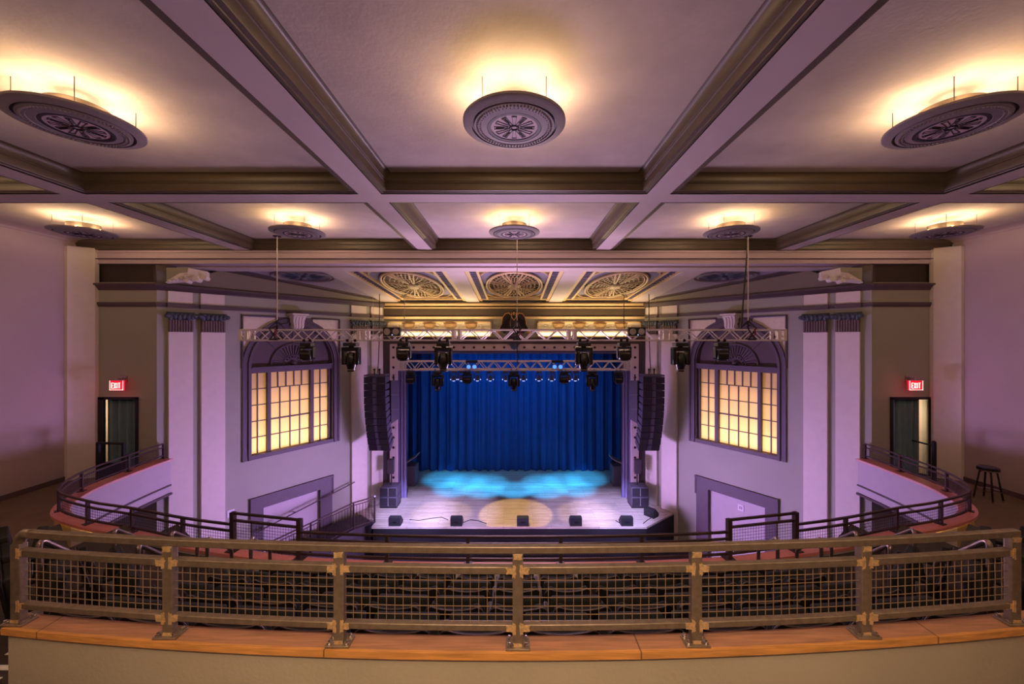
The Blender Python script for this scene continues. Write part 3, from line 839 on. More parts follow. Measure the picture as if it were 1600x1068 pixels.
# platform under the eye with knee wall
ar = lambda r, x0, x1, n=24: [(x0 + (x1 - x0) * k / n, circ(r, x0 + (x1 - x0) * k / n)) for k in range(n + 1)]
struct('floor_platform', MB().strip([(-2.79, -3), (3.6, -3)], [(-2.79, 1.95), (3.6, 1.95)], ZAIS, -1.85), 'tread')
struct('wall_knee', MB().strip(ar(22.96, -2.775, 3.1), ar(22.88, -2.775, 3.1), ZAIS, -1.602), 'knee_wall')
stp = MB(); nos = MB()
for y0, y1, z in ((-3, 2.14, -1.85), (2.14, 2.36, -1.967), (2.36, 2.72, -2.166)):
    stp.box(-3.5, -2.80, y0, y1, ZAIS, z); nos.box(-3.5, -2.80, y1 - .03, y1 + .004, z, z + .004)
st = thing('aisle_steps', 'dark carpeted steps with white nosings at the left end of the wooden cap', 'steps', (-3.15, 2.4, ZAIS))
stp.build('tread', 'carpet', st); nos.build('nosing', 'nosing', st)
cp = thing('wooden_cap', 'curved wooden cap with orange front edge on the low wall in the foreground', 'ledge', (0, 1.96, -1.602))
MB().strip(ar(22.965, -2.79, 3.1), ar(22.86, -2.79, 3.1), -1.602, -1.57).build('top_board', 'cap_wood', cp)
MB().strip(ar(22.983, -2.79, 3.1), ar(22.965, -2.79, 3.1), -1.604, -1.5695).build('front_edge', 'cap_edge', cp)
# foreground railing
fg = thing('guard_railing', 'raw steel guard railing with welded wire mesh along the wooden cap', 'railing', (0, 2.0, -1.57))
FR = 22.93; FX = [-2.75, -1.83, -.902, .018, .938, 1.862, 2.77]
FP = [(x, circ(FR, x)) for x in FX]
ZB = -1.57
def fbox(path, w, z0, z1): return MB().sweep([(x, y, 0) for x, y in path], [(-w, z0), (w, z0), (w, z1), (-w, z1)])
fpath = ar(FR, FX[0], FX[-1], 36)
tr = fbox(ar(FR, FX[0] + .07, FX[-1] + .03, 36), .018, -1.092, -1.056).build('top_rail', 'steel', fg, bevel=.004)
bend = [(FX[0], circ(FR, FX[0]), ZB + .4), (FX[0], circ(FR, FX[0]), -1.13), (FX[0] + .012, circ(FR, FX[0]), -1.095), (FX[0] + .035, circ(FR, FX[0] + .03), -1.076), (FX[0] + .08, circ(FR, FX[0] + .08), -1.074)]
MB().tube(bend, .026, 10).build('rail_bend', 'steel', fg)
WELD = []
for i, (x, y) in enumerate(FP):
    p = MB().box(x - .027, x + .027, y - .02, y + .02, ZB, -1.09 if i else -1.13).build('post', 'steel', fg, bevel=.004)
    b = MB().box(x - .062, x + .062, y - .04, y + .042, ZB, ZB + .012).build('base_plate', 'steel', p, bevel=.002)
    for sx in (-1, 1):
        for sy in (-1, 1): MB().lathe([(.012, ZB + .012), (.012, ZB + .018), (.008, ZB + .019), (.008, ZB + .028), (.001, ZB + .031)], (x + sx * .044, y + sy * .025 + .002, 0), 8).build('bolt', 'bolt', p)
    def patch(cx, cz, w, h, lift=0.):
        base = [(-1, -1), (-.3, -.9), (.4, -1), (1, -.9), (.9, 0), (1, .9), (.3, 1), (-.4, .9), (-1, 1), (-.9, 0)]
        pts = [(cx + w * a * random.uniform(.8, 1.1), y - .0195 - lift, cz + h * b * random.uniform(.8, 1.1)) for a, b in base]
        MB().prism(pts, (0, -.0035, 0)).build('weld', 'weld', p)
    for z in (-1.177, -1.468):
        for sx in (-1, 1):
            if (i == 0 and sx < 0) or (i == 6 and sx > 0): continue
            patch(x + sx * .034, z, .026, .018); patch(x + sx * .019, z, .009, .032, .0022)
    if i: patch(x, -1.105, .024, .014)
    patch(x, ZB + .018, .024, .008)
for i in range(6):
    a, b = FX[i] + .027, FX[i + 1] - .027
    sg = ar(FR, a, b, 6)
    fbox(sg, .018, -1.196, -1.158).build('middle_rail', 'steel', fg, bevel=.004)
    fbox(sg, .018, -1.484, -1.452).build('bottom_rail', 'steel', fg, bevel=.004)
    wire_panel(MB(), sg, -1.456, -1.192, .0433, .0020, 6).build('wire_mesh', 'wire', fg)

# ------------------------------------------------------------------ theatre seats
def seat():
    t = thing('theatre_seat', '', 'theatre seat')
    w, h = .215, .75
    def out(k, z0, z1, inset=0):
        ww = w - inset; z1 = z1 - inset; r = .05
        pts = [(-ww + .02, z0), (ww - .02, z0), (ww, z1 - r)]
        pts += [(ww - r + r * math.cos(a), z1 - r + r * math.sin(a)) for a in [PI / 2 * j / 5 for j in range(1, 6)]]
        pts += [(ww * .6, z1 - .014), (ww * .3, z1 - .024), (0, z1 - .028), (-ww * .3, z1 - .024), (-ww * .6, z1 - .014)]
        pts += [(-ww + r + r * math.cos(a), z1 - r + r * math.sin(a)) for a in [PI / 2 + PI / 2 * j / 5 for j in range(0, 6)]]
        return pts
    lean = lambda z: .11 * (1 - z / .75)
    def plate(y0, y1, z0, inset):
        o = out(0, z0, h, inset); m = len(o); b = MB(True)
        b.add([(x, y0 + lean(z), z) for x, z in o] + [(x, y1 + lean(z), z) for x, z in o], [tuple(range(m)), tuple(range(2 * m - 1, m - 1, -1))] + [(i, i + m, (i + 1) % m + m, (i + 1) % m) for i in range(m)])
        return b
    plate(0, .022, .2, 0).build('back_shell', 'seat_shell', t, bevel=.005)
    o_ = out(0, .2, h)[2:-1]
    MB(True).tube([(x, lean(z) + .004, z) for x, z in o_], .0045, 5).build('piping', 'seat_piping', t)
    plate(.022, .075, .22, .012).build('backrest', 'seat_fabric', t, bevel=.012)
    b = MB(True).hexa([(-.2, .17, .30), (.2, .17, .30), (.2, .24, .66), (-.2, .24, .66)], [(-.2, .26, .28), (.2, .26, .28), (.2, .32, .64), (-.2, .32, .64)])
    b.build('seat', 'seat_fabric', t, bevel=.02)
    a = MB(True)
    a.box(.213, .248, .06, .40, .50, .535); a.build('armrest', 'armrest_dark', t, bevel=.01)
    s_ = MB(True).box(.219, .242, .1, .2, 0, .5); s_.box(.212, .249, .02, .36, 0, .02); s_.build('support', 'seat_metal', t, bevel=.004)
    return t
ts = seat(); used = [0]
def put_seat(x, y, z, rz, label, group):
    o = ts if not used[0] else dup(ts)
    used[0] = 1
    o.location = (x, y, z + CZ); o.rotation_euler = (0, 0, rz); o['label'] = label; o['group'] = group
ROWS = [(2.15, -2.352, 12, 0, 'back row just below the wooden cap'), (2.86, -2.71, 13, 1, 'second row below the wooden cap'), (3.6, -3.05, 13, 1, 'third row below the wooden cap'), (4.36, -3.4, 13, 1, 'front row behind the red ledge')]
for y0, z, n, c, rn in ROWS:
    r = 24.94 - y0
    for k in range(n):
        a = (k - (n - 1) / 2) * .47 / r + .03 / r
        put_seat(r * math.sin(a), 24.94 - r * math.cos(a), z, a, 'black theatre seat, %s from left, %s' % (ORD[k], rn), 'theatre seats of the middle block, ' + rn)
for s in (-1, 1):
    n = SIDE[s]; rz = s * math.radians(37)
    A = [(3.60, 2.72), (3.98, 3.0), (4.36, 3.28)]
    B = [(3.62, 3.30), (4.0, 3.58)]
    for nm, L, z in (('upper', A, -2.37), ('lower', B, -2.71)):
        for k, (x, y) in enumerate(L):
            put_seat(s * x, y, z, rz, 'black theatre seat, %s from the aisle, %s row of %s side block' % (ORD[k], nm, n), 'theatre seats of the %s side block' % n)

# aisle handrails (bent steel tube)
def smooth_bend(pts, r=.06, n=5):
    pts = [Vector(p) for p in pts]; out = [pts[0]]
    for a, b, c in zip(pts, pts[1:], pts[2:]):
        u = (a - b).normalized(); v = (c - b).normalized(); rr = min(r, (a - b).length * .45, (c - b).length * .45)
        p, q = b + u * rr, b + v * rr
        for k in range(n + 1):
            t = k / n; out.append(p * (1 - t) ** 2 + b * 2 * t * (1 - t) + q * t * t)
    out.append(pts[-1]); return out
# (top-of-post pixel, low-end pixel, near depth, far depth, tread under post, tread under end)
RAILS = [((178, 826), (222, 842), 4.35, 4.95, ZAIS, ZAIS, 'farthest out beside the tan wall'),
         ((216, 850), (266, 872), 3.7, 4.3, -3.05, ZAIS, 'second from the outside'),
         ((268, 830), (308, 846), 4.3, 4.85, ZAIS, ZAIS, 'third from the outside'),
         ((324, 839), (362, 858), 4.2, 4.75, ZAIS, ZAIS, 'fourth from the outside'),
         ((392, 839), (422, 857), 4.2, 4.75, ZAIS, ZAIS, 'below the taller mesh barrier'),
         ((61, 842), (146, 880), 2.95, 3.45, -2.37, -2.71, 'nearest, behind the wire mesh end')]
for s in (-1, 1):
    n = SIDE[s]
    for (a, b, ya, yb, za, zb_, lab) in RAILS:
        mx = (lambda p: (p[0] * (1 if s < 0 else -1), p[1], p[2]))
        pa, pb = mx(P(a[0], a[1], ya)), mx(P(b[0], b[1], yb))
        pts = [(pa[0], pa[1], za), pa, pb, (pb[0] , pb[1], zb_)]
        t = thing('handrail', 'steel aisle handrail on the %s, %s' % (n, lab), 'handrail', (pa[0], pa[1], za), group='bent aisle handrails on the ' + n)
        MB().tube(smooth_bend(pts, .07), .019, 10).build('rail_tube', 'tube_steel', t)
        for q, z in ((pa, za), (pb, zb_)): MB().lathe([(.045, z), (.045, z + .008), (.02, z + .012)], (q[0], q[1], 0), 12).build('floor_flange', 'tube_steel', t)
    # tall thin post at the end of the foreground railing
# aisle treads with pale fronts in the two stepped aisles
for s in (-1, 1):
    n = SIDE[s]
    ai = thing('aisle_stair', 'grey carpeted aisle steps between the seat blocks on the %s' % n, 'steps', (s * 3.2, 3.2, ZAIS))
    b = MB(); nb = MB()
    for k, (y0, z) in enumerate(((2.42, -2.28), (2.85, -2.45), (3.2, -2.62), (3.58, -2.80), (3.92, -2.97), (4.28, -3.15))):
        b.box(s * 2.95, s * 3.33, y0, y0 + .36, ZAIS, z); nb.box(s * 2.95, s * 3.33, y0 + .33, y0 + .365, z - .03, z + .004)
    b.build('tread', 'tread', ai); nb.build('nosing', 'panel_tan', ai)

# ------------------------------------------------------------------ exit corners: signs, curtains, guard rails, stool
FONT = {'E': ['111', '100', '110', '100', '111'], 'X': ['101', '101', '010', '101', '101'], 'I': ['111', '010', '010', '010', '111'], 'T': ['111', '010', '010', '010', '010']}
for s in (-1, 1):
    n = SIDE[s]
    cx, z0, z1, hw, Y = (-9.70 if s < 0 else 9.80), -1.235, -1.005, .165, 9.55
    t = thing('exit_sign', 'glowing red EXIT sign on the grey wall above the %s curtained door' % n, 'exit sign', (cx, Y, z0), group='exit signs')
    MB().box(cx - hw, cx + hw, Y, Y + .04, z0, z1).build('face', 'exit_red', t)
    mo = MB().box(cx - hw, cx + hw, Y - .01, Y + .05, z1, z1 + .025)
    mo.box(cx - .02, cx + .02, Y + .02, 9.75, z1, z1 + .06); mo.box(cx - .08, cx + .08, 9.72, 9.75, z1 - .05, z1 + .1)
    mo.build('mount', 'bolt', t)
    bd = MB()
    for a, b, c, d in ((-hw, -hw + .012, z0, z1), (hw - .012, hw, z0, z1), (-hw, hw, z0, z0 + .012)): bd.box(cx + a, cx + b, Y - .006, Y, c, d)
    bd.build('lit_border', 'exit_letter', t)
    lt = MB(); lw = .058
    def ln(x0, y0, x1, y1, ox):
        lt.tube([(ox + x0 * lw * .7, Y - .006, z0 + .045 + y0 * .13), (ox + x1 * lw * .7, Y - .006, z0 + .045 + y1 * .13)], .0095, 4)
    ox = cx - 2 * lw + .006
    for a in ((0, 0, 0, 1), (0, 0, 1, 0), (0, .5, .8, .5), (0, 1, 1, 1)): ln(*a, ox)
    for a in ((0, 0, 1, 1), (0, 1, 1, 0)): ln(*a, ox + lw)
    ln(.5, 0, .5, 1, ox + 2 * lw - .004)
    for a in ((.5, 0, .5, 1), (0, 1, 1, 1)): ln(*a, ox + 3 * lw - .01)
    lt.build('lettering', 'exit_letter', t)
    # curtain in the doorway
    N = 70; A, B = [], []
    x0, x1 = (-10.29, -9.42) if s < 0 else (9.42, 10.30)
    for k in range(N + 1):
        u = k / N; y = 9.9 + .06 * math.sin(u * 27 + math.sin(u * 9)) + .02 * math.sin(u * 51 + 1)
        A.append((x0 + (x1 - x0) * u, y)); B.append((x0 + (x1 - x0) * u, y + .012))
    t = solo('door_curtain', MB().strip(A, B, ZAIS + .03, -1.5), 'curtain_teal', 'dark teal curtain hanging in the %s exit doorway' % n, 'curtain', 'exit door curtains')
    g = thing('stair_guard', 'black metal guard rail standing in front of the %s exit doorway' % n, 'guard rail', (s * 10.0, 9.2, ZAIS), group='black guard rails at the exits')
    xs = (-9.85, -9.19) if s < 0 else (9.84, 9.95)
    xa, xb = (9.80, 9.15)
    if s < 0:
        MB().tube([(-xa, 9.2, -2.43), (-xb, 9.2, -2.45)], .03, 8).build('top_rail', 'black', g)
        MB().box(-xa - .0, -xa + .06, 9.17, 9.23, ZAIS, -2.43).build('post', 'black', g); MB().box(-xb - .05, -xb, 9.17, 9.23, ZAIS, -2.45).build('post', 'black', g)
        MB().box(-xa + .06, -xb - .05, 9.19, 9.21, ZAIS + .1, -2.9).build('panel', 'black_matte', g)
    else:
        MB().box(9.83, 9.89, 9.17, 9.23, ZAIS, -2.43).build('post', 'black', g)
        MB().ball((9.86, 9.2, -2.42), .045).build('knob', 'black', g)
        MB().tube([(9.86, 9.2, -2.5), (9.86, 9.7, -2.5)], .02, 8).build('top_rail', 'black', g)
# stool
sx, sy = 10.02, 8.28
t = thing('bar_stool', 'black round backless bar stool standing by the right side wall', 'stool', (sx, sy, ZAIS))
MB().lathe([(.001, -2.775), (.15, -2.775), (.165, -2.76), (.17, -2.73), (.165, -2.70), (.14, -2.685), (.001, -2.68)], (sx, sy, 0), 28, cap=False).build('seat', 'stool_black', t)
MB().lathe([(.172, -2.765), (.172, -2.75)], (sx, sy, 0), 28, cap=False).build('seat_band', 'chrome', t)
for k in range(4):
    a = PI / 4 + k * PI / 2 + .2; c, s_ = math.cos(a), math.sin(a)
    l = MB().tube([(sx + .08 * c, sy + .08 * s_, -2.78), (sx + .125 * c, sy + .125 * s_, -2.80), (sx + .21 * c, sy + .21 * s_, ZAIS + .03)], .016, 8).build('leg', 'stool_black', t)
    MB().lathe([(.018, ZAIS), (.018, ZAIS + .04)], (sx + .212 * c, sy + .212 * s_, 0), 8).build('foot_cap', 'chrome', l)
MB().tube([(sx + .18 * math.cos(2 * PI * k / 28), sy + .18 * math.sin(2 * PI * k / 28), ZAIS + .22) for k in range(28)], .008, 6, closed=True).build('foot_ring', 'chrome', t)
# wall plates
f = SW(-1); a = 1.29 * T2S
t = thing('outlet_plate', 'white outlet plate on the purple wall beside the left pilasters', 'wall plate', f(a, .01, -4.98), group='wall outlet plates')
mbox(MB(), f, a - .09, a + .09, 0, .015, -5.0, -4.8).build('plate', 'plate_white', t); mbox(mbox(MB(), f, a - .04, a - .01, .015, .02, -4.94, -4.86), f, a + .01, a + .04, .015, .02, -4.94, -4.86).build('socket', 'disc_grey', t)
f = SW(1); a = 2.56 * T2S
t = thing('outlet_plate', 'white outlet plate inside the right lower doorway panel', 'wall plate', f(a, -.06, -5.5), group='wall outlet plates')
mbox(MB(), f, a - .09, a + .09, -.06, -.045, -5.4, -5.2).build('plate', 'plate_white', t); mbox(mbox(MB(), f, a - .04, a - .01, -.045, -.04, -5.34, -5.26), f, a + .01, a + .04, -.045, -.04, -5.34, -5.26).build('socket', 'disc_grey', t)

# ------------------------------------------------------------------ proscenium dressing
pf = thing('proscenium_frame', 'pale stage frame studded with dark sockets around the stage opening', 'stage frame', (0, YP - .1, ZST))
xo, xi, zo, zi = 4.79, 4.508, -.181, -.435
for s in (-1, 1): MB().box(s * xi, s * xo, YP - .12, YP - .02, ZST, zo).build('jamb', 'frame_pink', pf)
MB().box(-xi, xi, YP - .12, YP - .02, zi, zo).build('head', 'frame_pink', pf)
sk = MB(True).lathe([(.05, 0), (.05, -.014), (.03, -.014), (.03, -.002)], n=10, axis='y').build('socket', 'socket', pf)
first = True
xm, zm = (xo + xi) / 2, (zo + zi) / 2
spots = [(-xm + k * 2 * xm / 24, zm) for k in range(25)] + [(sg * xm, zm - .385 * k) for sg in (-1, 1) for k in range(1, 14)]
for x, z in spots:
    if abs(x) < .2: continue
    o = sk if first else sk.copy()
    if not first: COL.objects.link(o)
    o.location = (x, -.02, z - ZST); first = False
# relief panels and the eagle
for s in (-1, 1):
    n = SIDE[s]
    x0, x1 = sorted((s * 4.9, s * .88)); z0, z1 = .1, .69
    t = thing('relief_panel', 'cream relief panel with four swags above the %s half of the stage frame' % n, 'relief panel', ((x0 + x1) / 2, YP, z0), group='relief panels over the stage')
    MB().box(x0, x1, YP - .05, YP, z0, z1).build('backing', 'cream_relief', t)
    fr = MB()
    for a, b, c, d in ((x0, x1, z1 - .05, z1), (x0, x1, z0, z0 + .04), (x0, x0 + .05, z0, z1), (x1 - .05, x1, z0, z1)): fr.box(a, b, YP - .09, YP - .04, c, d)
    fr.build('border', 'gilt', t)
    for k in range(4):
        cx = x0 + (x1 - x0) * (k + 1) / 5.0 + (0.02)
        b = MB().ball((cx, YP - .09, .60), (.235, .11, .24), 14, 8)
        b.xf(lambda p: (p[0], p[1], min(p[2], .615))); b.tube([(cx - .25, YP - .1, .62), (cx, YP - .13, .60), (cx + .25, YP - .1, .62)], .02, 6)
        b.build('swag', 'swag_gold', t)
    sc = MB()
    for k in range(5):
        cx = x0 + (x1 - x0) * (k + .5) / 5.0
        for q in range(6): sc.ball((cx + random.uniform(-.1, .1), YP - .06, .48 + random.uniform(-.1, .1)), (.07, .03, .03), 6, 5)
        sc.ball((cx, YP - .07, .4), (.05, .04, .16), 8, 6)
    sc.build('scrollwork', 'cream_relief', t)
    solo('panel_glow_strip', MB().box(x0 + .55 if s < 0 else x0 + .05, x1 - .05 if s < 0 else x1 - .55, YP - .3, YP - .2, .14, .27), 'uplit_glow', 'added glowing strip standing in for the uplit foot of the %s relief panel' % n, 'light strip', 'added glow strips over the stage')  # brightness of the uplit panel foot put into an added emissive strip
    trim(MB().box(x0 + .02, x1 - .02, YP - .34, YP - .04, .05, .1), 'band_dark')
# eagle
ec = P(803, 505, 14.85)
t = thing('eagle_statue', 'dark bronze eagle with lowered wings and gilded edges over the stage centre', 'statue', (ec[0], ec[1], .1))
b = MB(); b.ball((ec[0], ec[1], .62), (.2, .16, .34), 12, 9); b.ball((ec[0], ec[1] - .05, .98), (.1, .11, .12), 10, 7)
b.ball((ec[0], ec[1] - .05, .86), (.13, .12, .14), 10, 7); b.build('body', 'bronze', t)
MB().tube([(ec[0], ec[1] - .14, 1.0), (ec[0], ec[1] - .22, .97), (ec[0], ec[1] - .24, .90)], [.04, .03, .006], 7).build('beak', 'gold', t)
for s in (-1, 1):
    w = MB()
    o = [(.1, .92), (.2, 1.0), (.33, .97), (.42, .84), (.46, .66), (.47, .5), (.58, .28), (.44, .30), (.36, .22), (.28, .28), (.2, .3), (.12, .45)]
    w.prism([(ec[0] + s * x, ec[1] - .03 + .12 * x, z) for x, z in o], (0, .08, 0))
    for k in range(5): w.tube([(ec[0] + s * (.18 + .05 * k), ec[1] - .04, .88 - .05 * k), (ec[0] + s * (.2 + .085 * k), ec[1] - .03, .34)], [.035, .02], 6)
    wo = w.build('wing', 'bronze', t)
    MB().tube([(ec[0] + s * x, ec[1] - .05 + .12 * x, z) for x, z in o[:7]], .016, 6).build('gilt_edge', 'gold', wo)
    MB().ball((ec[0] + s * .56, ec[1], .30), (.07, .05, .12), 8, 6).build('wing_tip', 'gold', wo)
MB().box(ec[0] - .3, ec[0] + .3, ec[1] - .1, YP - .05, .1, .3).build('perch', 'casing', t)
MB().tube([(ec[0] - .07, ec[1] - .15, 1.0), (ec[0] - .09, ec[1] - .17, .85), (ec[0], ec[1] - .19, .72), (ec[0] + .09, ec[1] - .17, .85), (ec[0] + .07, ec[1] - .15, 1.0)], .018, 6).build('collar', 'gold', t)
t2 = thing('shield_pendant', 'dark scrolled shield with a rounded drop hanging below the eagle', 'ornament', (ec[0], YP - .2, -.4))
MB().prism([(-.45, YP - .22, .08), (.45, YP - .22, .08), (.3, YP - .22, -.1), (.2, YP - .22, -.2), (-.2, YP - .22, -.2), (-.3, YP - .22, -.1)], (0, .16, 0)).build('bracket', 'casing', t2)
MB().lathe([(.01, -.40), (.1, -.36), (.16, -.25), (.17, -.15)], (0, YP - .2, 0), 16).build('drop', 'slate_blue', t2)
MB().ball((0, YP - .25, .0), (.2, .08, .18), 12, 8).build('shield', 'casing', t2)

# ------------------------------------------------------------------ curtains on stage
def drape(name, x0, x1, Y, z0, z1, amp, waves, m, label, group=None):
    N = int(abs(waves) * 10); A, B = [], []
    ph = random.random() * 6
    for k in range(N + 1):
        u = k / N; q = u * waves * 2 * PI
        y = Y + amp * math.sin(q + .6 * math.sin(q * .37 + ph)) + amp * .4 * math.sin(q * 2.3 + ph)
        A.append((x0 + (x1 - x0) * u, y)); B.append((x0 + (x1 - x0) * u, y + .02))
    return solo(name, MB().strip(A, B, z0, z1), m, label, 'curtain', group)
drape('stage_curtain', -5.6, 5.6, 18.6, ZST + .02, 1.2, .10, 25, 'curtain_blue', 'wide blue pleated curtain across the back of the stage')
drape('curtain_leg', -6.0, -4.72, 17.4, ZST + .02, 1.0, .06, 6, 'curtain_blue', 'dark blue side curtain at the left edge of the stage', 'side curtains')
drape('curtain_leg', 4.72, 6.0, 17.4, ZST + .02, 1.0, .06, 6, 'curtain_blue', 'dark blue side curtain at the right edge of the stage', 'side curtains')
for s in (-1, 1):
    drape('masking_drape', s * 4.22, s * 4.6, 15.42, ZST + .01, -.3, .02, 3, 'leg_grey', 'narrow grey violet masking drape just inside the %s frame jamb' % SIDE[s], 'masking drapes')
solo('masking_border', MB().box(-4.6, 4.6, 15.42, 15.5, -.56, -.3), 'leg_grey', 'grey violet masking strip under the head of the stage frame', 'border')

# ------------------------------------------------------------------ trusses
def truss(x0, x1, Y, z0, z1, dep, r, pitch, joints, label):
    t = thing('lighting_truss', label, 'truss', ((x0 + x1) / 2, Y, z0))
    corners = [(Y - dep / 2, z0), (Y - dep / 2, z1), (Y + dep / 2, z0), (Y + dep / 2, z1)]
    for y, z in corners: MB().tube([(x0, y, z), (x1, y, z)], r, 8).build('chord', 'truss', t)
    br = MB(); n = max(2, round((x1 - x0) / pitch)); st = (x1 - x0) / n
    for k in range(n):
        a, m, b = x0 + st * k, x0 + st * (k + .5), x0 + st * (k + 1)
        for y, o in ((Y - dep / 2, 0), (Y + dep / 2, st * .1)):
            p = [min(max(v + o, x0), x1) for v in (a, m, b)]
            br.tube([(p[0], y, z0), (p[1], y, z1)], r * .62, 6); br.tube([(p[1], y, z1), (p[2], y, z0)], r * .62, 6)
        for z in ((z0, z1) if k % 3 == 0 else ()):
            br.tube([(a, Y - dep / 2, z), (m, Y + dep / 2, z)], r * .55, 6); br.tube([(m, Y + dep / 2, z), (b, Y - dep / 2, z)], r * .55, 6)
    br.build('brace', 'truss', t)
    for x in joints:
        j = MB()
        for dx in (-.07, .07):
            for y in (Y - dep / 2, Y + dep / 2): j.box(x + dx - .035, x + dx + .035, y - r, y + r, z0, z1)
            for z in (z0, z1): j.box(x + dx - .03, x + dx + .03, Y - dep / 2, Y + dep / 2, z - r, z + r)
        j.build('joint_frame', 'truss', t)
    return t
Y1, ZA, ZB1 = 9.3, -.02, .225
X = lambda px, Y: (px - CX) * Y / F
truss(X(379, Y1), X(1223, Y1), Y1, ZA, ZB1, .26, .021, .52, [X(p, Y1) for p in (386, 568, 714, 893, 1040, 1216)], 'long silver box truss hanging across the hall in front of the stage')
Y2, ZA2, ZB2 = 13.7, -1.06, -.76
truss(X(624, Y2), X(985, Y2), Y2, ZA2, ZB2, .3, .026, .52, [X(628, Y2), X(981, Y2)], 'shorter silver truss inside the stage frame carrying the small spotlights')

# hoist cables
def hoist(px_top, zc_, Y, zend, label, dark=False, sling=True, zsl=None):
    x = X(px_top, Y)
    t = thing('hoist_cable', label, 'cable', (x, Y, zend), group='hoist cables')
    MB().tube([(x, Y, zc_ + .05), (x, Y, zend)], .012, 6).build('cable', 'black' if dark else 'cable_steel', t)
    MB().lathe([(.09, zc_ - .012), (.09, zc_ + .01)], (x, Y, 0), 16).build('ceiling_plate', 'black_matte', t)
    if sling:
        s_ = MB()
        for q in range(5): s_.ball((x + .012 * (-1) ** q, Y, zend - .02 - .05 * q), (.022, .022, .034), 7, 5)
        s_.build('chain', 'black', t)
        g = MB()
        for sx in (-1, 1):
            for dy in (-.15, .15): g.tube([(x, Y, zsl + .2), (x + sx * .1, Y + dy, zsl + .02), (x - sx * .08, Y + dy, zsl - .25)], .016, 5)
        for dy in (-.15, .15): g.tube([(x - .1, Y + dy, zsl - .24), (x + .1, Y + dy, zsl - .24)], .02, 5)
        g.build('sling', 'black', t)
        MB().tube([(x + .05, Y - .16, zsl), (x + .08, Y - .16, zsl - .1), (x + .03, Y - .16, zsl - .16)], .016, 5).build('red_strap', 'strap_red', t)
hoist(433, ZCEIL, Y1, .45, 'steel cable from the ceiling to the left end of the long truss', zsl=.24)
hoist(808, ZCEIL, Y1, .30, 'steel cable from the ceiling to the middle of the long truss', zsl=.24)
hoist(1169, ZCEIL, Y1, .45, 'steel cable from the ceiling to the right end of the long truss', zsl=.24)
hoist(632, zs(13.7), Y2, ZB2, 'thin wire from the sloping ceiling to the left end of the short truss', sling=False)
hoist(975, zs(13.7), Y2, ZB2, 'dark cable from the sloping ceiling to the right end of the short truss', dark=True, sling=False)
xk = X(1163, Y1)
solo('power_cable', MB().tube([(X(1170, Y1) , Y1 + .05, ZCEIL), (X(1169, Y1), Y1 + .05, 2.0), (xk, Y1 + .05, .9), (xk - .05, Y1 + .05, .25)], .016, 6), 'black', 'thick black power cable dropping beside the right hoist cable to the long truss', 'cable')
cxm = X(808, 11.4)
solo('hanging_chain', MB().tube([(X(808, Y1), Y1 - .13, .2), (X(808, Y1), Y1 - .13, -.42), (X(808.5, Y1), Y1 - .13, -.6)], .012, 6), 'black', 'loose black chain hanging below the middle of the long truss', 'chain')

# ------------------------------------------------------------------ stage lights
def clampset(t, x=.09):
    for sx in (-1, 1): MB(True).lathe([(.036, -.02), (.036, .02)], (sx * x, 0, .005), 10, axis='y').build('clamp', 'black_gloss', t)
    MB(True).tube([(x + .05, -.01, -.05), (x + .06, -.028, .0), (x + .06, 0, .04), (x + .05, .028, .0), (x + .04, .01, -.05)], .005, 5).build('safety_cable', 'bolt', t)
def big_head():
    t = thing('moving_head_light', '', 'stage light'); clampset(t)
    MB(True).box(-.15, .15, -.12, .12, -.13, -.045).build('base', 'black', t, bevel=.015)
    y = MB(True).box(-.2, .2, -.09, .09, -.24, -.15); y.box(-.2, -.125, -.09, .09, -.56, -.2); y.box(.125, .2, -.09, .09, -.56, -.2); y.lathe([(.06, -.16), (.06, -.12)], n=14)
    y.build('yoke', 'black_gloss', t, bevel=.015)
    MB(True).lathe([(.06, -.275), (.09, -.29), (.105, -.36), (.118, -.46), (.115, -.58), (.10, -.62), (.095, -.66)], n=20).build('head', 'black_gloss', t)
    l = MB(True).lathe([(.088, -.655), (.088, -.72)], n=20).build('lens_barrel', 'black', t)
    MB(True).lathe([(.09, -.668), (.094, -.668), (.094, -.68), (.09, -.68)], n=20, cap=False).build('lens_ring', 'bolt', l)
    MB(True).lathe([(.06, -.718), (.08, -.722)], n=20).build('lens', 'lens', l)
    for sx in (-1, 1): MB(True).box(sx * .115, sx * .13, -.1, .1, -.53, -.28).build('side_plate', 'moulding', t)
    return t
def wash_head():
    t = thing('wash_light', '', 'stage light'); clampset(t, .07)
    MB(True).box(-.13, .13, -.1, .1, -.13, -.045).build('base', 'black', t, bevel=.012)
    y = MB(True).box(-.16, .16, -.06, .06, -.19, -.14); y.box(-.165, -.135, -.06, .06, -.4, -.15); y.box(.135, .165, -.06, .06, -.4, -.15); y.lathe([(.05, -.15), (.05, -.12)], n=12)
    y.build('yoke', 'black', t, bevel=.01)
    MB(True).box(-.132, .132, -.13, .12, -.44, -.22).build('head', 'black_gloss', t, bevel=.03)
    b = MB(True).box(-.1, .1, -.136, -.128, -.31, -.27); b.build('vent', 'moulding', t)
    MB(True).lathe([(.11, -.44), (.11, -.465), (.09, -.47)], n=18).build('lens', 'black', t)
    return t
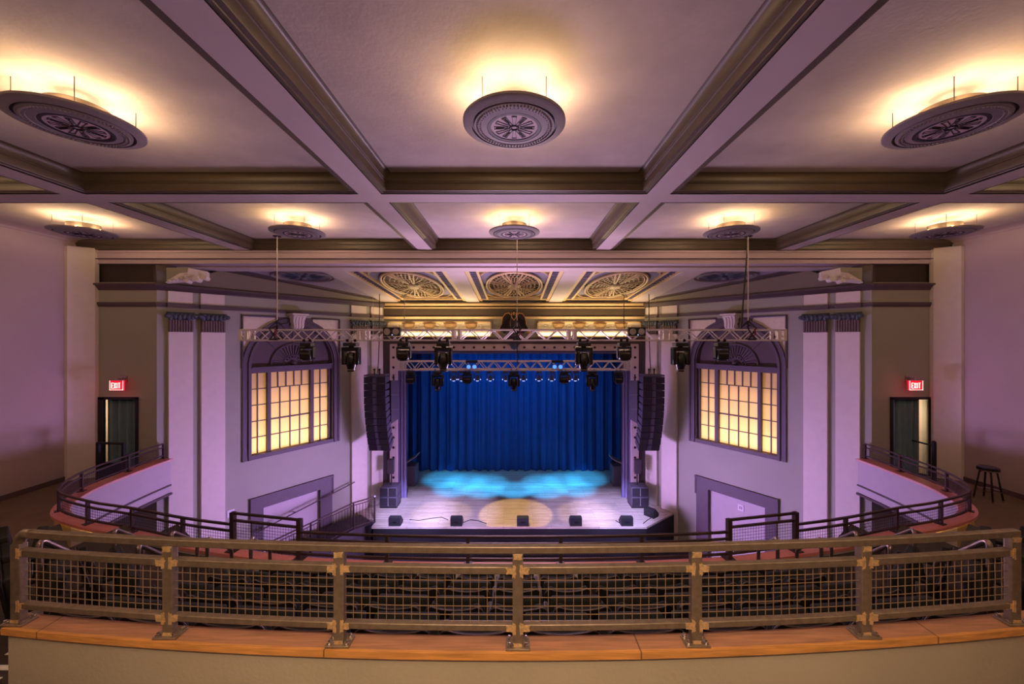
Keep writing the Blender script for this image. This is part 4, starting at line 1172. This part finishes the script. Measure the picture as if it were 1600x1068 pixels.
def mini_head():
    t = thing('mini_spotlight', '', 'stage light')
    MB(True).box(-.09, .09, -.07, .07, -.1, 0).build('base', 'cabinet', t, bevel=.01)
    y = MB(True).tube([(-.11, 0, -.36), (-.12, 0, -.25), (-.1, 0, -.14), (0, 0, -.1), (.1, 0, -.14), (.12, 0, -.25), (.11, 0, -.36)], .018, 8); y.build('yoke', 'cabinet', t)
    MB(True).lathe([(.03, -.2), (.05, -.22), (.062, -.3), (.055, -.4)], n=14).build('head', 'cabinet', t)
    MB(True).lathe([(.02, -.43), (.05, -.42), (.055, -.395)], n=14).build('lens', 'lens_lit', t)
    for sx in (-1, 1): MB(True).ball((sx * .112, -.01, -.36), .022, 7, 5).build('pivot', 'lens_lit', t)  # glow put on the pivot knobs, which are no lamps
    return t
def place(make, items, Y, z, group):
    o = make()
    for i, (px, lab) in enumerate(items):
        if i: o = dup(o)
        o.location = (X(px, Y), Y, z + CZ); o['label'] = lab; o['group'] = group
place(big_head, [(549, 'large black moving head under the long truss, left of the stage frame'), (693, 'large black moving head under the long truss, left of the eagle'), (912, 'large black moving head under the long truss, right of the eagle'), (1063, 'large black moving head under the long truss, right of the stage frame')], Y1 - .13, -.03, 'large moving heads on the long truss')
place(wash_head, [(480, 'boxy black wash light under the long truss before the left arched window'), (631, 'boxy black wash light under the long truss at the left corner of the stage frame'), (975, 'boxy black wash light under the long truss at the right corner of the stage frame'), (1127, 'boxy black wash light under the long truss before the right arched window')], Y1 - .13, -.03, 'wash lights on the long truss')
place(big_head, [(684, 'moving head under the short truss, left one of its three long heads'), (803, 'moving head under the short truss at stage centre'), (925, 'moving head under the short truss, right one of its three long heads')], Y2 - .15, -1.06, 'long moving heads on the short truss')
place(wash_head, [(642, 'wash light at the left end of the short truss'), (730, 'wash light under the short truss below the left blue lamp'), (881, 'wash light under the short truss below the right blue lamp'), (966, 'wash light at the right end of the short truss')], Y2 - .15, -1.07, 'wash lights on the short truss')
place(mini_head, [(p, 'small pale spotlight in the row behind the short truss, %s from the left' % ORD[i]) for i, p in enumerate((709, 721, 746, 766, 790, 818, 842, 862, 889, 899))], 14.5, -1.12, 'row of small spotlights')
solo('light_bar', MB().tube([(X(655, 14.5), 14.5, -1.09), (X(955, 14.5), 14.5, -1.09)], .03, 8), 'truss', 'pale pipe behind the short truss from which the small spotlights hang', 'pipe')
# cables tying the pipe to the truss keep it up
def blinder(px, lab):
    x = X(px, Y1); y = Y1 - .17; z = .10 + .08
    t = thing('blinder_light', lab, 'stage light', (x, y, z - .1), group='two-lamp blinders')
    MB().box(x - .2, x + .2, y - .1, y + .02, z - .1, z + .1).build('housing', 'black', t, bevel=.012)
    for sx in (-1, 1):
        MB().lathe([(.075, y - .105), (.06, y - .09), (.03, y - .085)], (x + sx * .1, 0, z), 18, axis='y').build('lamp', 'reflector', t)
    MB().ball((x + .02, y - .105, z - .075), .014, 7, 5).build('indicator', 'lens_lit', t)
    MB().box(x - .03, x + .03, y, y + .05, z - .05, z + .1).build('bracket', 'black', t)
blinder(617, 'black two-lamp blinder on the long truss at the left corner of the stage frame')
blinder(990, 'black two-lamp blinder on the long truss at the right corner of the stage frame')
for px, n in ((738, 'left'), (870, 'right')):
    x = X(px, Y2); y = Y2 - .2
    t = thing('led_par', 'twin blue lamp mounted on the short truss, %s of stage centre' % n, 'stage light', (x, y, -1.05), group='twin blue lamps')
    MB().box(x - .2, x + .2, y - .03, y + .05, -.80, -.72).build('bracket', 'black', t)
    for sx in (-1, 1):
        b = MB().lathe([(.085, y - .05), (.085, y + .06)], (x + sx * .1, 0, -.93), 16, axis='y').build('can', 'slate_blue', t)
        MB().lathe([(.07, y - .056), (.07, y - .05)], (x + sx * .1, 0, -.94), 16, axis='y').build('lens', 'led_blue', b)

# ------------------------------------------------------------------ loudspeakers
def line_array(s):
    n = SIDE[s]; Y = 13.55; xc = s * 4.76
    zt = -(587 - CY) * Y / F
    t = thing('line_array', 'tall curved black loudspeaker column hanging on the %s of the stage' % n, 'loudspeaker', (xc, Y, zt - 2.64), group='hanging loudspeaker columns')
    hb = .236
    fl = MB().box(xc - .37, xc + .37, Y - .2, Y + .3, zt, zt + .05); fl.build('fly_frame', 'cabinet', t)
    y, z, ang = Y, zt, 0
    for k in range(11):
        ang = math.radians(min(2.0 * max(0, k - 2) + (.25 * max(0, k - 5) ** 1.6), 24))
        c, s_ = math.cos(ang), math.sin(ang)
        def mp(x, d, h): return (xc + x - s * .0006 * k * k, y + d * c + h * s_ * 1.0, z - h * c + d * s_)
        q = mp
        cab = MB(); g = .018
        cab.hexa([q(-.37, -.2, g), q(.37, -.2, g), q(.37, -.2, hb), q(-.37, -.2, hb)], [q(-.34, .3, g + .03), q(.34, .3, g + .03), q(.34, .3, hb - .03), q(-.34, .3, hb - .03)])
        cb = cab.build('cabinet', 'cabinet', t)
        gr = MB()
        for a, b in ((-.355, -.07), (.07, .355)): gr.hexa([q(a, -.215, g + .012), q(b, -.215, g + .012), q(b, -.215, hb - .012), q(a, -.215, hb - .012)], [q(a, -.2, g + .012), q(b, -.2, g + .012), q(b, -.2, hb - .012), q(a, -.2, hb - .012)])
        gr.build('grille', 'grille', cb)
        y, z = y + hb * s_, z - hb * c
    rg = MB()
    for px in (585, 593):
        x = s * abs(X(px, Y)); rg.tube([(x, Y, zt + .05), (x, Y, zt + .2)], .02, 6); rg.ball((x, Y, zt + .22), .04, 8, 6)
    rg.build('hoist', 'black', t)
    return zt
for s in (-1, 1):
    zt = line_array(s); n = SIDE[s]
    yy = 13.55; xx = s * abs(X(593, yy))
    solo('hanging_cable', MB().tube([(xx, yy, zs(yy)), (xx, yy, .3), (xx + s * .03, yy, -.6), (xx + s * .06, yy, zt + .1)], .014, 6), 'black', 'black cable from the sloping ceiling down to the %s loudspeaker column' % n, 'cable', 'cables to the loudspeaker columns')
    x2 = s * abs(X(583, yy))
    solo('suspension_wire', MB().tube([(x2, yy, zs(yy)), (x2, yy, zt + .2)], .006, 5), 'cable_steel', 'thin wire holding up the %s loudspeaker column' % n, 'wire', 'wires to the loudspeaker columns')
    # inner three-box array, turned towards the stage side
    Y = 14.3; t = None
    q = lambda px, py, Yq: (lambda p: (p[0] * (1 if s < 0 else -1), p[1], p[2]))(P(px, py, Yq))
    ptop = q(613, 594, Y)
    t = thing('side_fill_array', 'three stacked dark hanging speakers between the %s column and the stage frame' % n, 'loudspeaker', q(613, 662, Y), group='three-box hanging speakers')
    for k in range(3):
        y0, y1 = 594 + 22.6 * k, 594 + 22.6 * (k + 1) - .15
        a = [q(604 + k * .2, y0, Y), q(622, y0, Y + .45), q(622, y1 - (6 if k == 2 else 0), Y + .45), q(604 + k * .2, y1, Y)]
        fa = [q(604 + k * .2, y0, Y), q(611 + k * .2, y0, Y - .02), q(611 + k * .2, y1, Y - .02), q(604 + k * .2, y1, Y)]
        fb = [q(609, y0, Y + .55), q(622, y0, Y + .30), q(622, y1 - (7 if k == 2 else 0), Y + .30), q(609, y1, Y + .55)]
        cb = MB().hexa(fa, fb).build('cabinet', 'slate_blue' if False else 'cabinet', t)
        g0 = [(p[0], p[1] - .015, p[2]) for p in fa]; MB().hexa(g0, fa).build('grille', 'black_matte', cb)
    MB().tube([q(615, 598, Y + .3), q(615, 585, YP - .1)], .03, 6).build('wall_bracket', 'black', t)
    # subwoofer stack
    xs0, xs1 = s * 4.96, s * 4.34
    for k, nm in enumerate(('lower', 'upper')):
        z0 = ZST + .06 + k * .36
        t = thing('subwoofer', '%s grey subwoofer of the stack on the %s side of the stage' % (nm, n), 'loudspeaker', ((xs0 + xs1) / 2, 14.5, z0), group='subwoofer stack on the ' + n)
        MB().box(xs0, xs1, 14.45, 15.0, z0, z0 + .345).build('cabinet', 'cabinet', t, bevel=.012)
        MB().box(xs0 + s * -.02, xs1 + s * .02, 14.435, 14.45, z0 + .03, z0 + .315).build('grille', 'grille', t)
        MB().box((xs0 + xs1) / 2 - .008, (xs0 + xs1) / 2 + .008, 14.428, 14.436, z0 + .02, z0 + .33).build('centre_bar', 'disc_grey', t)
    solo('speaker_dolly', MB().box(xs0, xs1, 14.47, 15.0, ZST, ZST + .06), 'black', 'low black dolly under the %s subwoofer stack' % n, 'dolly', 'dollies under the subwoofers')
    # small fill speaker on a pole above the subs
    px = 612
    c0 = q(611, 728, 14.7)
    t = thing('fill_speaker', 'small grey speaker on a pole above the %s subwoofers' % n, 'loudspeaker', (c0[0], 14.75, ZST + .78), group='small pole speakers')
    z0 = c0[2]
    MB().hexa([(c0[0] - .13, 14.62, z0 - .27), (c0[0] + .13, 14.62, z0 - .27), (c0[0] + .13, 14.62, z0 + .27), (c0[0] - .13, 14.62, z0 + .27)], [(c0[0] - .09, 14.86, z0 - .25), (c0[0] + .09, 14.86, z0 - .25), (c0[0] + .09, 14.86, z0 + .25), (c0[0] - .09, 14.86, z0 + .25)]).build('cabinet', 'cabinet', t, bevel=.01)
    MB().tube([(c0[0], 14.74, ZST + .77), (c0[0], 14.74, z0 - .25)], .025, 8).build('pole', 'black', t)
# stage monitors
def monitor(x, y, rz, lab):
    t = thing('stage_monitor', lab, 'loudspeaker', (x, y, ZST), group='floor monitors along the stage lip')
    w = .2
    t.rotation_euler = (0, 0, rz)
    pr = [(0, 0), (.30, 0), (.34, .08), (.12, .30), (0, .28)]
    b = MB(True); b.add([(-w, d, h) for d, h in pr] + [(w, d, h) for d, h in pr], [(0, 1, 2, 3, 4), (9, 8, 7, 6, 5)] + [(i, i + 5, (i + 1) % 5 + 5, (i + 1) % 5) for i in range(5)])
    b.build('cabinet', 'black_matte', t, bevel=.008)
    g = MB(True); g.hexa([(-w + .02, .33, .09), (w - .02, .33, .09), (w - .02, .13, .29), (-w + .02, .13, .29)], [(-w + .02, .345, .1), (w - .02, .345, .1), (w - .02, .145, .305), (-w + .02, .145, .305)]); g.build('grille', 'grille', t)
    MB(True).box(-.06, .06, -.006, 0, .1, .16).build('handle', 'black', t)
for px, lab in ((616.5, 'black floor monitor farthest left on the stage lip'), (713, 'second black floor monitor from the left on the stage lip'), (817, 'black floor monitor at the middle of the stage lip'), (900, 'second black floor monitor from the right on the stage lip'), (980, 'black floor monitor farthest right on the straight stage lip')):
    monitor(X(px, 13.08), 13.06, 0, lab)
monitor(4.72, 13.75, -.9, 'black floor monitor on the slanted right corner of the stage')
for i, pts in enumerate(([(700, 812), (690, 808), (672, 810), (655, 813), (640, 812)], [(722, 817), (735, 812), (745, 813), (760, 818)], [(975, 815), (968, 817), (962, 813)], [(1005, 818), (1012, 812), (1020, 808)])):
    w = []
    for px, py in pts:
        Yq = -ZST * F / (py - CY); w.append((X(px, Yq), Yq, ZST + .012))
    solo('stage_cable', MB().tube(w, .012, 6), 'black', ['thin black cable trailing left of the second floor monitor', 'thin black cable curling left of the middle floor monitor', 'short black cable left of the farthest right floor monitor', 'black cable running to the slanted corner floor monitor'][i], 'cable', 'cables on the stage')
# slanted stands in the wings, catching the blue light
for s in (-1, 1):
    x = s * 4.45; y = 16.9
    t = thing('wing_case', 'dark slanted top case standing in the %s stage wing' % SIDE[s], 'case', (x, y, ZST), group='cases in the wings')
    MB().box(x - .25, x + .25, y - .3, y + .3, ZST, ZST + .85).build('body', 'cabinet', t, bevel=.01)
    l = MB().hexa([(x - .3, y - .32, ZST + (.85 if s < 0 else 1.15)), (x + .3, y - .32, ZST + (1.25 if s < 0 else .85)), (x + .3, y + .32, ZST + (1.25 if s < 0 else .85)), (x - .3, y + .32, ZST + (.85 if s < 0 else 1.15))],
                  [(x - .3, y - .32, ZST + (.9 if s < 0 else 1.2)), (x + .3, y - .32, ZST + (1.3 if s < 0 else .9)), (x + .3, y + .32, ZST + (1.3 if s < 0 else .9)), (x - .3, y + .32, ZST + (.9 if s < 0 else 1.2))])
    l.build('sloping_top', 'disc_grey', t)

# ------------------------------------------------------------------ ramp and rails at the left of the stage
f = SW(-1)
R0 = Vector((-4.75, 13.33)); R1 = Vector((-5.27, 12.84)); dv = Vector((-DIR[0], -DIR[1])); R2 = R1 + dv * 4.2
def zr(k): return ZST - .09 * k            # 1 in 11 ramp
rp = MB()
top = [(R0.x, R0.y, ZST), (R1.x, R1.y, ZST), (R2.x, R2.y, zr(4.2))]
w2 = R2 - Vector((NRM[0], NRM[1])) * 0.95; w1 = R1 - Vector((NRM[0], NRM[1])) * .95; w0 = R0 + (w1 - R1)
rp.hexa([(R1.x, R1.y, ZFL), (R2.x, R2.y, ZFL), (w2.x, w2.y, ZFL), (w1.x, w1.y, ZFL)], [(R1.x, R1.y, ZST - .005), (R2.x, R2.y, zr(4.2)), (w2.x, w2.y, zr(4.2)), (w1.x, w1.y, ZST - .005)])
rp.hexa([(R0.x, R0.y, ZFL), (R1.x, R1.y, ZFL), (w1.x, w1.y, ZFL), (w0.x, w0.y, ZFL)], [(R0.x, R0.y, ZST - .005), (R1.x, R1.y, ZST - .005), (w1.x, w1.y, ZST - .005), (w0.x, w0.y, ZST - .005)])
struct('floor_ramp', rp, 'house_floor')
rr = thing('ramp_railing', 'dark steel railing with thin balusters along the ramp left of the stage', 'railing', (R0.x, R0.y, ZST))
h = .88
MB().tube([(R0.x, R0.y, ZST + h), (R1.x, R1.y, ZST + h), (R2.x, R2.y, zr(4.2) + h)], .022, 8).build('top_rail', 'rail_dark', rr)
MB().tube([(R0.x, R0.y, ZST + h - .09), (R1.x, R1.y, ZST + h - .09), (R2.x, R2.y, zr(4.2) + h - .09)], .015, 8).build('second_rail', 'rail_dark', rr)
MB().tube([(R0.x, R0.y, ZST + .08), (R1.x, R1.y, ZST + .08), (R2.x, R2.y, zr(4.2) + .08)], .015, 8).build('bottom_rail', 'rail_dark', rr)
for p, z in ((R0, ZST), (R1, ZST), (R1 + dv * 1.4, zr(1.4)), (R1 + dv * 2.8, zr(2.8)), (R2, zr(4.2))):
    MB().box(p.x - .022, p.x + .022, p.y - .022, p.y + .022, z, z + h).build('post', 'rail_dark', rr)
bal = MB(True).box(-.006, .006, -.006, .006, .08, h - .09).build('baluster', 'rail_dark', rr)
bl = []
for k in range(1, 7): bl.append((R0 + (R1 - R0) * k / 7, ZST))
for k in range(1, 42): bl.append((R1 + dv * (.1 * k), zr(.1 * k)))
for i, (p, z) in enumerate(bl):
    o = bal if i == 0 else bal.copy()
    if i: COL.objects.link(o)
    o.location = (p.x - R0.x, p.y - R0.y, z - ZST)
MB().ball((R0.x, R0.y, ZST + h + .01), .035, 8, 6).build('finial', 'lens', rr)
wr = thing('wall_handrail', 'thin steel handrail fixed along the splayed wall above the ramp', 'handrail', f(SLEN * .8, .1, -5.6))
a0, a1 = f(4.35 * T2S, .16, -5.1), f(1.8 * T2S, .16, -5.62)
MB().tube([a0, a1], .018, 8).build('rail_tube', 'rail_dark', wr)
for k in range(4):
    u = .05 + .3 * k; p = Vector(a0) * (1 - u) + Vector(a1) * u
    st_ = (4.35 + (1.8 - 4.35) * u) * T2S
    MB().tube([tuple(p), f(st_, .0 if not (2.13 < st_ < 4.4) else -.06, p.z - .05)], .012, 6).build('wall_bracket', 'rail_dark', wr)

# ------------------------------------------------------------------ LIGHT
def lamp(name, kind, loc, energy, rgb, size=.1, target=None, spot=None, blend=.3, shape=None, size_y=None):
    d = bpy.data.lights.new(name, kind); d.energy = energy; d.color = rgb
    if kind == 'AREA':
        d.size = size
        if size_y: d.shape = 'RECTANGLE'; d.size_y = size_y
    else: d.shadow_soft_size = size
    if kind == 'SPOT': d.spot_size = math.radians(spot); d.spot_blend = blend
    o = bpy.data.objects.new(name, d); COL.objects.link(o); o.location = (loc[0], loc[1], loc[2] + CZ)
    if target:
        v = Vector(target) - Vector(loc); o.rotation_euler = v.to_track_quat('-Z', 'Y').to_euler()
    return o
WARM = (1, .65, .34); PURP = (.72, .40, 1.0); PINK = (.92, .56, .92)
for x, y in [(l[0], l[1]) for l in LIGHTS] + [(-4.4, -.1), (0, -.1), (4.4, -.1), (-8.75, 3.95), (8.75, 3.95)]:
    for q in range(6):
        a = q * PI / 3
        lamp('fixture_lamp', 'POINT', (x + .35 * math.cos(a), y + .35 * math.sin(a), 2.22), 12.3, WARM, .03)
    lamp('fixture_lamp', 'POINT', (x, y, 2.33), 3.0, WARM, .05)  # fill point without a bulb, added to brighten the ceiling over the collar
# purple wash thrown out into the house from the stage
lamp('house_wash', 'AREA', (0, 11.2, -1.9), 235, (.96, .62, .95), 3.0, (0, 4.5, 2.2), size_y=1.2).data.spread = math.radians(150)
for s in (-1, 1):
    lamp('wall_wash', 'AREA', (-s * 2.4, 11.3, -5.6), 190, (.66, .40, 1.0), 2.6, (s * 7.4, 11.8, -4.6), size_y=1.4).data.spread = math.radians(75)
    lamp('side_wash', 'SPOT', (s * 1.2, 10.6, -1.2), 25, PINK, .4, (s * 10.8, 7.0, -1.6), 80, 1)
    # window lamps
    f = SW(s); c = 3.339
    for dz, e, sy in ((-3.3, 26, .06), (-2.8, 7, .6), (-2.0, 9, .9)):
        p = f(c, -.52, dz); tgt = f(c, -.2, dz + (.35 if dz < -3 else 0))
        lamp('window_lamp', 'AREA', p, e, (1, .83, .60), 2.5, tgt, size_y=sy)
    lamp('lobby_lamp', 'POINT', (s * 9.95, 10.5, -1.9), 45, (1, .75, .45), .08)
    lamp('exit_glow', 'POINT', (s * 9.70, 9.45, -1.2), 1.6, (1, .12, .16), .06)
for x in (-2.2, 0, 2.2): lamp('foreground_fill', 'SPOT', (x, -1.4, 2.3), 720, (1, .72, .44), .15, (x, 2.1, -1.9), 75, 1)  # unseen warm fill spots added behind the eye to brighten the knee wall
# warm coves above the proscenium
for s in (-1, 1):
    lamp('cove_lamp', 'AREA', (s * 2.9, 14.75, .32), 70, (1, .70, .36), 3.6, (s * 2.9, 14.2, 1.5), size_y=.15)
# stage
for px, py in ((694, 749), (728, 752), (762, 754), (846, 754), (880, 751), (914, 748), (708, 764), (755, 766), (804, 765), (853, 766), (900, 764)):
    Yq = -ZST * F / (py - CY); x = X(px, Yq)
    lamp('blue_spot', 'SPOT', (x * .8, 14.5, -1.6), 3000, (.03, .38, 1.0), .03, (x, Yq, ZST), 23, .85)
for x, e, rgb in ((-3.6, 7500, (.46, .42, 1)), (3.6, 7500, (.46, .42, 1)), (-2.0, 3600, (.48, .42, 1)), (2.0, 3600, (.48, .42, 1))):
    lamp('front_spot', 'SPOT', (x * .8, 9.3, -.75), e, rgb, .05, (x, 14.0, ZST), 27, .8)
lamp('centre_spot', 'SPOT', (0, 13.4, -1.75), 950, (1, .66, .28), .03, (0.05, 13.95, ZST), 34, .2)
for x in (-2.6, 2.6): lamp('amber_spot', 'SPOT', (x, 13.4, -1.75), 420, (1, .68, .34), .03, (x, 14.0, ZST), 30, .4)
lamp('curtain_wash', 'AREA', (0, 16.4, .6), 75, (.03, .36, 1.0), 7, (0, 18.6, -3.0), size_y=.4).data.spread = math.radians(80)
SC.world = bpy.data.worlds.new('World'); SC.world.use_nodes = True
SC.world.node_tree.nodes['Background'].inputs['Color'].default_value = (.02, .015, .02, 1)

# ------------------------------------------------------------------ CAMERA
cam = bpy.data.cameras.new('camera'); co = bpy.data.objects.new('camera', cam); COL.objects.link(co)
cam.sensor_width = 36; cam.lens = F * 36 / 1600
cam.shift_x = (800 - CX) / 1600; cam.shift_y = (CY - 534) / 1600
co.location = (0, 0, CZ); co.rotation_euler = (PI / 2, 0, 0); cam.clip_start = .05
SC.camera = co
SC.view_settings.view_transform = 'Standard'; SC.view_settings.look = 'None'; SC.view_settings.gamma = 1
SC.view_settings.exposure = 0.0
SC.cycles.use_denoising = True
SC.cycles.max_bounces = 6
